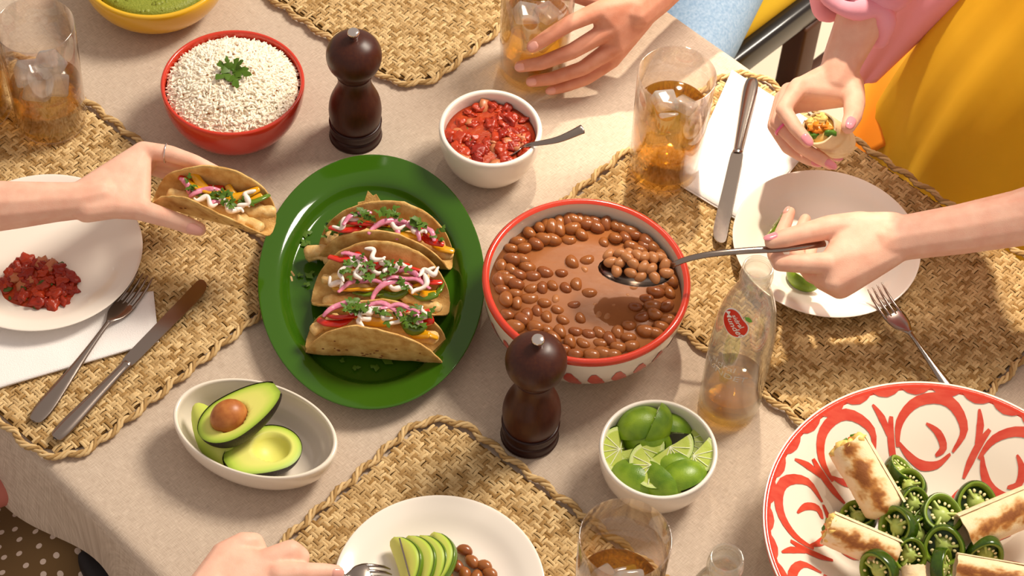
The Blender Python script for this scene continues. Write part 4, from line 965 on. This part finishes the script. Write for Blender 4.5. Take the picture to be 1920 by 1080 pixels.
wrap_roll('toasted wrap reaching in from the right edge of the photo', P(1806, 1000, .060), P(1960, 935, .070), .0210, 9, sv_, open_a=False, up=(-.1, -.5, .85))
wrap_roll('toasted wrap lying across the bottom right corner', P(1790, 1066, .070), P(1960, 1095, .070), .0165, 12, sv_, open_a=False, up=(0, -.3, .95))
wrap_roll('folded wrap end poking up at the bottom of the serving bowl', P(1712, 1062, .066), P(1722, 1130, .055), .0130, 15, sv_, open_a=False, up=(.2, -.2, .9), toast=False)
wrap_roll('cut wrap with carrot and lettuce in the pink-sleeved hand', P(1535, 240, .160), P(1578, 270, .105), .0205, 21, 'wraps in a hand', up=(-.1, .75, .5), toast=False, flat=.95)

# ------------------------------------------------------------------ napkins and cutlery
def napkin(pts, label, z):
    c = sum((P(x, y, z) for x, y in pts), Vector()) / 4; root = thing('paper_napkin', label, 'napkin', (c.x, c.y, z))
    q = [P(x, y, z) for x, y in pts]; 
    for ly, (dz, ins_) in enumerate(((0, 0), (.0012, .012))):
        v = []; n = 22
        for i in range(n):
            for j in range(n):
                u, w_ = i / (n - 1) * (1 - ins_), j / (n - 1) * (1 - ins_); p = (q[0] * (1 - u) + q[1] * u) * (1 - w_) + (q[3] * (1 - u) + q[2] * u) * w_
                p.z = z + dz + .0008 + .0008 * noise.noise(Vector((p.x * 40, p.y * 40, ly))); v.append(p)
        o = one('napkin_ply', (v, [f[::-1] for f in grid_faces(n, n)]), M['napkin'], root, world=True)
        s = o.modifiers.new('thick', 'SOLIDIFY'); s.thickness = .0008
    return root
napkin([(1372, 133), (1275, 350), (1400, 425), (1545, 245)], 'white paper napkin under the knife beside the tall glass', ZM)
napkin([(298, 642), (288, 548), (-60, 560), (-80, 752)], 'white paper napkin under the left plate and fork', ZM)
def ribbon(stations, n=10):
    """stations: (x, z, half width, half thickness)"""
    v = []
    for x, z, w_, t in stations:
        for k in range(n): a = 2 * math.pi * k / n; v.append((x, w_ * math.cos(a), z + t * math.sin(a)))
    m_ = len(stations); f = [q[::-1] for q in grid_faces(m_, n, False, True)] + [tuple(range(n)), tuple(range((m_ - 1) * n, m_ * n))[::-1]]
    return v, [q[::-1] for q in f]
def fork(label, a, b, roll=0, s=1.0):
    """a: handle end, b: tine tips"""
    a, b = Vector(a), Vector(b); root = thing('fork', label, 'fork', group='table forks'); L = .195 * s; k = (b - a).length / L
    root.matrix_world = frame(a, b - a) @ RX(roll) @ SC(k, 1, 1)
    one('handle', ribbon(smooth_prof([(0, .002, .003, .0012), (.003, .002, .0085, .0016), (.018, .002, .0108, .0018), (.045, .003, .0085, .0020), (.08, .005, .0050, .0022), (.115, .008, .0030, .0022), (.130, .009, .0034, .0020)], 4)), M['steel'], root)
    sc2 = [(.128, .009, .0032, .0018), (.134, .0085, .0065, .0015), (.142, .006, .0110, .0013), (.152, .004, .0128, .0012), (.160, .0035, .0130, .0011)]
    one('head', ribbon(smooth_prof(sc2, 4)), M['steel'], root)
    for j in range(4):
        y = -.0104 + .00693 * j
        one('tine', tube([(.157, y, .0036), (.170, y, .0038), (.184, y * .98, .0062), (.195, y * .96, .0105)], [.0022, .0020, .0017, .0008], 7, flat=.6), M['steel'], root)
    return root
def knife(label, a, b, roll=0, L=.225):
    a, b = Vector(a), Vector(b); root = thing('table_knife', label, 'knife', group='table knives'); k = (b - a).length / L
    root.matrix_world = frame(a, b - a) @ RX(roll) @ SC(k, 1, 1)
    one('handle', ribbon(smooth_prof([(0, .004, .003, .002), (.003, .004, .0080, .0036), (.02, .004, .0096, .0040), (.06, .004, .0075, .0038), (.098, .004, .0058, .0034), (.103, .004, .0068, .0036), (.106, .004, .0055, .003)], 4)), M['steel'], root)
    pr_ = smooth_prof([(.104, -.0060), (.112, -.0078), (.15, -.0088), (.19, -.0102), (.210, -.0098), (.2205, -.0062), (.2250, .0005), (.2242, .0060), (.2190, .0078), (.20, .0078), (.15, .0078), (.112, .0078), (.104, .0058)], 4)
    G().add(prism(pr_, .0034, .0050)).build('blade', M['steel'], root, smooth=False)
    return root
fork('steel fork lying on the left placemat next to the knife', P(64, 792, ZM + .001), P(290, 505, ZM + .001), s=1.08)
knife('steel table knife lying on the left placemat', P(104, 826, ZM + .001), P(397, 520, ZM + .001), L=.235)
knife('steel table knife lying on the napkin beside the tall glass', P(1411, 152, ZM + .005), P(1346, 474, ZM + .005), L=.235, roll=.2)
fork('steel fork resting its tines on the right plate', P(1836, 806, ZM + .002), P(1636, 545, ZM + .022), roll=.0)
fork('steel fork held by the hand at the bottom edge', P(480, 1074, .100), P(768, 1072, ZM + .030), roll=PI, s=1.1)
knife('steel knife blade standing edge-on against the avocado slices', P(800, 1230, .09), P(744, 1018, ZM + .034), roll=1.4)
def spoon(label, bowl_c, bowl_dir, bl, bw, depth, path, rad, flat=.35):
    root = thing('spoon', label, 'spoon', bowl_c, 0); nu, nv = 24, 8; v = []
    B = frame((0, 0, 0), bowl_dir)
    for side in (0, 1):
        for j in range(nv + 1):
            q = j / nv
            for k in range(nu):
                a = 2 * math.pi * k / nu; ex = 1 + .10 * math.cos(a)
                v.append(B @ Vector((bl * q * math.cos(a), bw * q * math.sin(a) * ex * (1 if not side else 1), -depth * (1 - q ** 2.4) - side * .0013)))
    n = (nv + 1) * nu; f = grid_faces(nv + 1, nu, False, True); F_ = [q for q in f] + [tuple(i + n for i in q[::-1]) for q in f]
    for k in range(nu): a, b = nv * nu + k, nv * nu + (k + 1) % nu; F_.append((a, b, b + n, a + n))
    one('spoon_bowl', (v, F_), M['steel'], root)
    pts = smooth_prof([tuple(Vector(p) - Vector(bowl_c)) for p in path], 6); m_ = len(pts)
    rs = [rad[0] + (rad[1] - rad[0]) * (i / (m_ - 1)) ** 1.6 for i in range(m_)]
    one('handle', tube(pts, rs, 9, flat=flat, up=(0, -.3, .95)), M['steel'], root)
    return root
zs = .120
spoon('serving spoon lifting a heap of beans over the bean bowl', P(1192, 505, zs), P(1262, 497, zs + .004) - P(1126, 488, zs), .042, .0235, .011,
      [P(1256, 500, zs), P(1285, 487, zs + .012), P(1330, 477, zs + .022), P(1400, 470, zs + .028), P(1470, 466, zs + .029), P(1545, 456, zs + .016)], (.0034, .0046), .5)
for zx, zy, h in ((715, 392, 0), (780, 388, .004), (775, 432, .003), (755, 478, 0), (845, 440, .006), (865, 395, .006), (905, 402, .006), (950, 408, .005), (990, 405, .002), (940, 465, .004), (1012, 447, .002), (885, 505, 0), (958, 512, 0), (1022, 488, 0), (832, 488, .001), (725, 430, .001), (815, 408, .008), (900, 455, .006), (820, 385, .002)):
    bean(P(890 + zx / 2.843, 340 + zy / 2.843, zs + .004 + h), rnd.uniform(0, 3.1), .0085, 'pale pinto bean heaped on the serving spoon', 'beans on the spoon', rnd.gauss(0, .3), rnd.uniform(-.6, .6), True)
spoon('small teaspoon handle sticking out of the salsa bowl', P(958, 284, .046), P(1000, 268, .085) - P(958, 282, .046), .020, .013, .005, [P(970, 280, .050), P(990, 272, .068), P(1045, 262, .086), P(1092, 242, .096)], (.0022, .0062), .28)
# ------------------------------------------------------------------ people
def capsules(chain):
    g = G()
    for (p, r), (q, s) in zip(chain, chain[1:]): g.add(hull([(p, r), (q, s)]))
    return g
def PJ(l): return [(P(x, y, z), r) for x, y, z, r in l]
def flesh(name, chains, palms, m, parent, voxel=.0019, it=9):
    g = G()
    for c in chains:
        h = capsules(c); g.add((h.v, h.f))
    for p in palms: g.add(hull(p))
    o = g.build('tmp', m, None)
    r = o.modifiers.new('r', 'REMESH'); r.mode = 'VOXEL'; r.voxel_size = voxel; r.use_smooth_shade = True
    s = o.modifiers.new('s', 'SMOOTH'); s.iterations = it; s.factor = .5
    dg = bpy.context.evaluated_depsgraph_get(); dg.update()
    me = bpy.data.meshes.new_from_object(o.evaluated_get(dg)); bpy.data.objects.remove(o)
    me.transform(Matrix.Translation(-parent.location)); me.name = name
    if not me.materials: me.materials.append(m)
    me.polygons.foreach_set('use_smooth', [True] * len(me.polygons))
    b = bpy.data.objects.new(name, me); col.objects.link(b); b.parent = parent; return b
def nail(body, chain, m, w_=.0058, l=.0072, dorsal=None, back=.0015):
    """chain: last two joints of a finger in world space; the nail sits on the dorsal side"""
    (p0, r0), (p1, r1) = chain[-2:]; ax = (p1 - p0).normalized(); d = Vector(dorsal) if dorsal else TOCAM.copy()
    d = (d - ax * d.dot(ax)).normalized(); s = ax.cross(d); c = p1 - ax * back; v = []
    n1, n2 = 9, 9
    for i in range(n1):
        a = -1 + 2 * i / (n1 - 1); wl = w_ * math.sqrt(max(.05, 1 - .75 * abs(a) ** 3))
        for j in range(n2):
            b = -1 + 2 * j / (n2 - 1); th_ = b * wl / r1
            q_ = max(0, min(1, (back - a * l - .001) / max(1e-4, (p1 - p0).length))); rr_ = r1 + (r0 - r1) * q_ + .0004 - (.0010 if abs(b) > .95 or abs(a) > .95 else 0) - .0022 * max(0, a) ** 2
            v.append(c + ax * (a * l + .001) + (d * math.cos(th_) + s * math.sin(th_)) * rr_)
    off = body.parent.location
    return one('fingernail', ([p - off for p in v], [q[::-1] for q in grid_faces(n1, n2)] + grid_faces(n1, n2)[:0]), m, body)
def person(label, base): return thing('person', label, 'person', base)

# hand from the left with the taco
p1 = person('bare arm reaching in from the left edge, hand holding a taco', P(-60, 400, .05))
idx = PJ([(268, 282, .125, .0112), (318, 288, .124, .0100), (366, 304, .120, .0088), (405, 322, .112, .0076), (422, 335, .106, .0058)])
mid = PJ([(280, 290, .108, .0108), (330, 303, .104, .0092), (378, 316, .097, .0084), (418, 334, .088, .0066)])
rin = PJ([(282, 300, .092, .0100), (330, 316, .088, .0086), (374, 328, .082, .0078), (410, 343, .076, .0064)])
pin = PJ([(275, 312, .078, .0092), (322, 328, .073, .0076), (364, 342, .068, .0062)])
thu = PJ([(205, 384, .114, .0150), (262, 393, .113, .0128), (320, 411, .114, .0106), (356, 424, .113, .0098), (374, 430, .112, .0082)])
arm = PJ([(-900, 620, .12, .050), (-480, 455, .10, .045), (-330, 420, .10, .040), (-60, 389, .110, .0325), (30, 384, .114, .0275), (100, 379, .116, .0235), (150, 376, .117, .0215), (195, 366, .117, .0210)])
b1 = flesh('arm_and_hand', [arm, idx, mid, rin, pin, thu], [PJ([(158, 362, .120, .0165), (162, 393, .114, .0155), (268, 282, .125, .0112), (280, 292, .108, .0108), (275, 312, .080, .0092), (225, 386, .114, .0140)]), PJ([(215, 388, .114, .014), (262, 393, .113, .0125), (270, 340, .113, .0080), (268, 290, .122, .010)])], M['skin'], p1)
nail(b1, thu, M['nail'], .0072, .0090, TOCAM + Vector((.1, -.5, 0)), .0045)
nail(b1, idx, M['nail'], .0050, .0060, Vector((.2, .8, .5)))
a, b = idx[0][0].lerp(idx[1][0], .86), idx[1][0]
one('finger_ring', tube([frame(a, b - a) @ Vector((0, .0110 * math.cos(t * math.pi / 12), .0110 * math.sin(t * math.pi / 12))) - p1.location for t in range(24)], .0007, 6, closed=True), M['silver'], b1)

# hand around the glass at the top, with the jeans below the table edge
p2 = person('arm in from the top gripping a tall glass, light blue jeans under the table', P(1400, -200, -.3))
idx = PJ([(1123, 20, .118, .0125), (1068, 44, .112, .0105), (1026, 70, .101, .0096), (998, 88, .093, .0080)])
mid = PJ([(1152, 50, .098, .0130), (1073, 96, .076, .0105), (1016, 118, .060, .0094), (975, 125, .051, .0078)])
rin = PJ([(1158, 84, .075, .0125), (1093, 128, .050, .0098), (1036, 147, .035, .0088), (996, 153, .029, .0076)])
pin = PJ([(1148, 112, .048, .0110), (1100, 147, .029, .0088), (1062, 162, .019, .0076), (1032, 170, .013, .0066)])
thu = PJ([(1170, 18, .095, .0160), (1115, -2, .098, .0130), (1075, -12, .098, .0110), (1042, -14, .097, .0090)])
arm = PJ([(1640, -560, .30, .055), (1520, -380, .20, .050), (1420, -230, .15, .046), (1290, -90, .125, .037), (1225, -15, .112, .030), (1190, 20, .104, .0265)])
b2_ = flesh('arm_and_hand', [arm, idx, mid, rin, pin, thu], [PJ([(1195, 8, .110, .0215), (1200, 28, .096, .0200), (1123, 20, .118, .0125), (1152, 50, .098, .0130), (1158, 84, .075, .0120), (1150, 110, .050, .0105)])], M['skin2'], p2)
for f in (idx, mid, rin, pin): nail(b2_, f, M['nail'], .0062, .0066, Vector((-.25, -.75, .55)))
th1 = [P(1262, 150, -.22), P(1300, 60, -.215), P(1352, -70, -.20), P(1420, -230, -.18)]
G().add(tube([p - p2.location for p in th1], [.062, .070, .080, .09], 28)).build('jeans_leg', M['denim'], p2)
G().add(tube([p - p2.location + TU * -.19 for p in th1], [.062, .070, .080, .09], 28)).build('jeans_leg', M['denim'], p2)
G().add(tube([th1[0] - p2.location, th1[0] - p2.location + Vector((0, 0, -.2)), th1[0] - p2.location + Vector((.01, .02, -.46))], [.062, .056, .05], 24)).build('jeans_leg', M['denim'], p2)

# pink sleeve and mustard dress with the cut wrap
p3 = person('person in mustard dress and rolled pink sleeve holding a cut wrap', TT(.24, .70, FLOOR))
idx = PJ([(1499, 162, .160, .0120), (1469, 206, .158, .0098), (1492, 240, .156, .0088), (1515, 266, .152, .0072)])
mid = PJ([(1480, 172, .146, .0118), (1458, 230, .138, .0096), (1500, 274, .130, .0086), (1535, 296, .122, .0078), (1557, 309, .116, .0066)])
rin = PJ([(1468, 185, .130, .0108), (1452, 236, .120, .0090), (1477, 277, .112, .0080), (1510, 297, .106, .0072), (1532, 306, .103, .0060)])
pin = PJ([(1472, 200, .114, .0095), (1484, 256, .100, .0078), (1540, 290, .094, .0068), (1572, 296, .094, .0058)])
thu = PJ([(1594, 160, .156, .0170), (1602, 192, .158, .0135), (1599, 218, .164, .0112), (1590, 238, .166, .0088)])
arm = PJ([(1720, -160, .30, .040), (1640, -30, .235, .034), (1608, 50, .198, .0285), (1580, 112, .172, .0240), (1569, 148, .160, .0225)])
b3 = flesh('arm_and_hand', [arm, idx, mid, rin, pin, thu], [PJ([(1548, 146, .158, .0165), (1590, 150, .154, .0165), (1600, 176, .152, .0145), (1496, 166, .158, .0120), (1470, 186, .130, .0108), (1474, 202, .112, .0092)])], M['skin'], p3)
nail(b3, idx, M['polish'], .0062, .0080); nail(b3, mid, M['polish'], .0062, .0080); nail(b3, rin, M['polish'], .0056, .0074); nail(b3, pin, M['polish'], .005, .006)
nail(b3, thu, M['polish'], .0068, .0085)
a, b = mid[1][0], mid[2][0]; c_ = a.lerp(b, .22)
one('finger_ring', tube([frame(c_, b - a) @ Vector((0, .0102 * math.cos(t * math.pi / 12), .0102 * math.sin(t * math.pi / 12))) - p3.location for t in range(24)], .0016, 8, closed=True, flat=1.0), M['pinkring'], b3)
def loft(rings, n=72, pleat=.0, k=9, ph=0):
    v = []
    for (u, vv, z, a, b, pl_) in rings:
        for i in range(n):
            t = 2 * math.pi * i / n; q = 1 + pl_ * math.sin(k * t + ph) + pl_ * .5 * math.sin(k * 2.3 * t + 1 + z * 4)
            v.append(TT(u + a * q * math.cos(t), vv + b * q * math.sin(t), z))
    m_ = len(rings); f = grid_faces(m_, n, False, True); f += [tuple(range(n))[::-1], tuple(range((m_ - 1) * n, m_ * n))]
    return v, f
def lerp_rings(keys, n=28):
    return smooth_prof(keys, max(2, n // len(keys)))
DK = [(.30, .76, FLOOR + .06, .34, .24, .05), (.30, .75, -.45, .31, .225, .045), (.30, .74, -.15, .27, .20, .035), (.31, .74, .05, .235, .175, .025), (.34, .78, .25, .20, .15, .012), (.36, .82, .45, .21, .15, .008), (.37, .84, .62, .17, .12, .0)]
one('dress', loft(lerp_rings(DK), 96), M['dress'], p3, world=True)
one('shirt', loft(lerp_rings([(.34, .785, .30, .205, .155, .02), (.355, .81, .42, .225, .165, .015), (.37, .84, .58, .225, .16, .01), (.37, .845, .66, .15, .12, 0), (.37, .845, .70, .07, .07, 0)]), 72), M['pink'], p3, world=True)
sl_ = PJ([(1596, 20, .205, .046), (1625, -30, .225, .049), (1680, -110, .262, .054), (1760, -190, .36, .062), (1850, -260, .48, .070), (1930, -320, .58, .080)])
def cloth_tube(chain, n=36, amp=.10, seed=0):
    pts = smooth_prof([tuple(p) for p, r in chain], 6); rs = [x[0] for x in smooth_prof([(r, 0) for p, r in chain], 6)]
    v, f = tube(pts, rs, n, cap=False)
    o = []
    for i, p in enumerate(v):
        c = Vector(pts[i // n]); d = Vector(p) - c; o.append(c + d * (1 + amp * noise.noise(Vector((p[0] * 22, p[1] * 22, p[2] * 22 + seed))) + amp * .6 * math.sin((i // n) * 1.3 + 3 * math.sin(i % n * .35))))
    return o, f
sv = one('sleeve', cloth_tube(sl_), M['pink'], p3, world=True); sm = sv.modifiers.new('t', 'SOLIDIFY'); sm.thickness = .004; sm.offset = -1
cf = [sl_[0][0], sl_[0][0].lerp(sl_[1][0], .5)]
dirn = (sl_[1][0] - sl_[0][0]).normalized(); cuff = []
for t in range(40):
    a = 2 * math.pi * t / 40; q = frame(sl_[0][0], dirn) @ Vector((.010 * math.sin(3 * a), .0455 * math.cos(a) * (1 + .05 * math.sin(2 * a)), .0455 * math.sin(a))); cuff.append(q)
one('rolled_cuff', tube(cuff, [.0115 + .002 * math.sin(t * 1.1) for t in range(40)], 10, closed=True), M['pink'], p3, world=True)
def sheet(quad, m, name, parent, n=16, bow=.01, seed=0, th=.004):
    q = [P(*a) for a in quad]; v = []
    for i in range(n):
        for j in range(n):
            u, w_ = i / (n - 1), j / (n - 1); p = (q[0] * (1 - u) + q[1] * u) * (1 - w_) + (q[3] * (1 - u) + q[2] * u) * w_
            v.append(p + TOCAM * (bow * math.sin(math.pi * u) * math.sin(math.pi * w_) + .006 * math.sin(u * 9 + seed)))
    o = one(name, (v, grid_faces(n, n)), m, parent, world=True); s = o.modifiers.new('t', 'SOLIDIFY'); s.thickness = th; return o
sheet([(1660, -30, .10), (1830, -30, .14), (1640, 150, -.06), (1588, 168, -.08)], M['pink'], 'shirt_tail', p3, bow=.02)
sheet([(1590, 175, -.12), (1760, 20, -.02), (1700, 250, -.12), (1560, 330, -.2)], M['orange'], 'orange_lit_dress_side', p3, bow=.01, seed=2)  # side of the dress, its orange light painted as sheet colour

# arm from the right with the serving spoon
p4 = person('bare forearm in from the right edge, hand lifting the bean spoon', P(2050, 380, .1))
thu = PJ([(1615, 424, .150, .0175), (1556, 426, .153, .0142), (1505, 438, .158, .0118), (1470, 447, .160, .0106), (1446, 453, .160, .0084)])
idx = PJ([(1552, 494, .142, .0130), (1502, 494, .142, .0112), (1462, 493, .138, .0100), (1452, 476, .124, .0090), (1466, 436, .112, .0086), (1481, 398, .116, .0070)])
mid = PJ([(1562, 528, .128, .0130), (1522, 514, .112, .0104), (1494, 480, .100, .0092), (1502, 432, .098, .0082), (1510, 411, .100, .0070)])
rin = PJ([(1574, 542, .112, .0118), (1540, 528, .096, .0096), (1514, 492, .086, .0084), (1524, 450, .084, .0074)])
pin = PJ([(1592, 536, .098, .0105), (1560, 522, .082, .0086), (1538, 488, .074, .0076)])
arm = PJ([(2620, 150, .32, .056), (2350, 290, .24, .050), (2150, 360, .20, .046), (2000, 388, .175, .0375), (1910, 409, .165, .0320), (1800, 430, .156, .0285), (1700, 445, .149, .0258), (1660, 452, .146, .0262)])
b4 = flesh('arm_and_hand', [arm, thu, idx, mid, rin, pin], [PJ([(1672, 434, .150, .0230), (1668, 466, .142, .0215), (1606, 426, .150, .0175), (1556, 492, .142, .0128), (1564, 528, .128, .0125), (1578, 541, .112, .0118), (1594, 534, .098, .0105)])], M['skin'], p4)
nail(b4, thu, M['polish'], .0068, .0082, Vector((-.35, .25, .75)), .0005); nail(b4, idx, M['nail'], .0052, .006, Vector((.0, .8, .3)))

# hand at the bottom edge with the fork
p5 = person('hand at the bottom edge holding a fork over the plate', P(150, 1400, .0))
f1 = PJ([(420, 1042, .100, .0150), (456, 1020, .101, .0128), (476, 1018, .098, .0112), (492, 1052, .088, .0098)])
f2 = PJ([(490, 1058, .100, .0145), (545, 1034, .102, .0126), (562, 1044, .096, .0110), (552, 1078, .086, .0095)])
idx = PJ([(520, 1078, .102, .0140), (572, 1074, .102, .0112), (608, 1072, .096, .0092), (632, 1073, .092, .0078)])
thu = PJ([(440, 1150, .085, .016), (520, 1135, .080, .013), (590, 1108, .080, .0105), (622, 1098, .082, .0086)])
arm = PJ([(-380, 1980, .26, .054), (-150, 1730, .20, .048), (40, 1520, .16, .042), (230, 1310, .125, .0325), (330, 1195, .108, .0260), (400, 1110, .100, .0240)])
b5 = flesh('arm_and_hand', [arm, f1, f2, idx, thu], [PJ([(380, 1110, .104, .0190), (420, 1140, .090, .0190), (420, 1044, .101, .0150), (490, 1060, .100, .0145), (520, 1080, .098, .0135), (460, 1140, .085, .015)])], M['skin'], p5)
nail(b5, idx, M['nail'], .0058, .0068)

# lap with dotted skirt under the lower left table edge
lp = P(70, 1040, -.17); p6 = person('seated lap in a brown skirt with white dots, bottom left corner', lp)
def lap():
    n = 60; v = []; uv = []
    for i in range(n):
        for j in range(n):
            u, w_ = -.36 + .72 * i / (n - 1), -.42 + .60 * j / (n - 1)
            z = .045 * math.cos(u * 15) - .9 * max(0, abs(u) - .22) + .008 * math.sin(u * 40 + w_ * 9) + .006 * math.sin(w_ * 31 + u * 14)
            v.append(TU * u + TV * w_ + Vector((0, 0, z - .02))); uv.append((u, w_))
    f = grid_faces(n, n); o = one('dotted_skirt', (v, f), M['dots'], p6); l = o.data.uv_layers.new(name='uv')
    for lo in o.data.loops: l.data[lo.index].uv = uv[lo.vertex_index]
    s = o.modifiers.new('t', 'SOLIDIFY'); s.thickness = .05; s.offset = -1
lap()
one('rose_sleeve', tube([P(-150, 900, -.10) - lp, P(-40, 912, -.10) - lp, P(12, 916, -.10) - lp], [.05, .035, .020], 20), M['blush'], p6)
one('black_belt', rbox(.05, .09, .05, .01), M['blackshoe'], p6, M=Matrix.Translation(P(212, 1092, -.15) - lp) @ RZ(.6))

# ------------------------------------------------------------------ chair behind the table edge
e0, e1 = P(1372, 98, -.32), P(1492, 5, -.32); cu = (TU.dot(e0) + TU.dot(e1)) / 2; cv = TV.dot(e0) - .06
lv_ = P(1512, 15, -.36); bk = TV.dot(lv_) - cv - .22
chair = thing('dining_chair', 'dark chair with mustard seat pad behind the far table edge', 'chair', TT(cu - .21, cv + .22, FLOOR), math.radians(-41.5))
SZ = -.36 - FLOOR
G().add(rbox(.40, .42, .045, .018), T(0, 0, SZ + .03)).build('seat_pad', M['cushion'], chair)
for s in (-1, 1):
    G().add(rbox(.03, .46, .05, .008), T(s * .21, .0, SZ + .005)).build('side_rail', M['lacquer'], chair)
    G().add(rbox(.40, .03, .05, .008), T(0, s * .215, SZ - .005)).build('seat_rail', M['lacquer'], chair)
    G().add(rbox(.036, .036, SZ - .02, .006), T(s * .208, -.2, (SZ - .02) / 2)).build('leg', M['chairwood'], chair)
    G().add(rbox(.040, .045, SZ - .02, .006), T(s * .208, bk, (SZ - .02) / 2)).build('leg', M['chairwood'], chair)
    G().add(rbox(.022, .40, .022, .005), T(s * .208, 0, SZ * .55)).build('stretcher', M['chairwood'], chair)
    G().add(rbox(.032, .03, .48, .006), T(s * .2, .215, SZ + .24)).build('back_post', M['lacquer'], chair)
G().add(rbox(.40, .026, .12, .008), T(0, .215, SZ + .42)).build('backrest', M['lacquer'], chair)
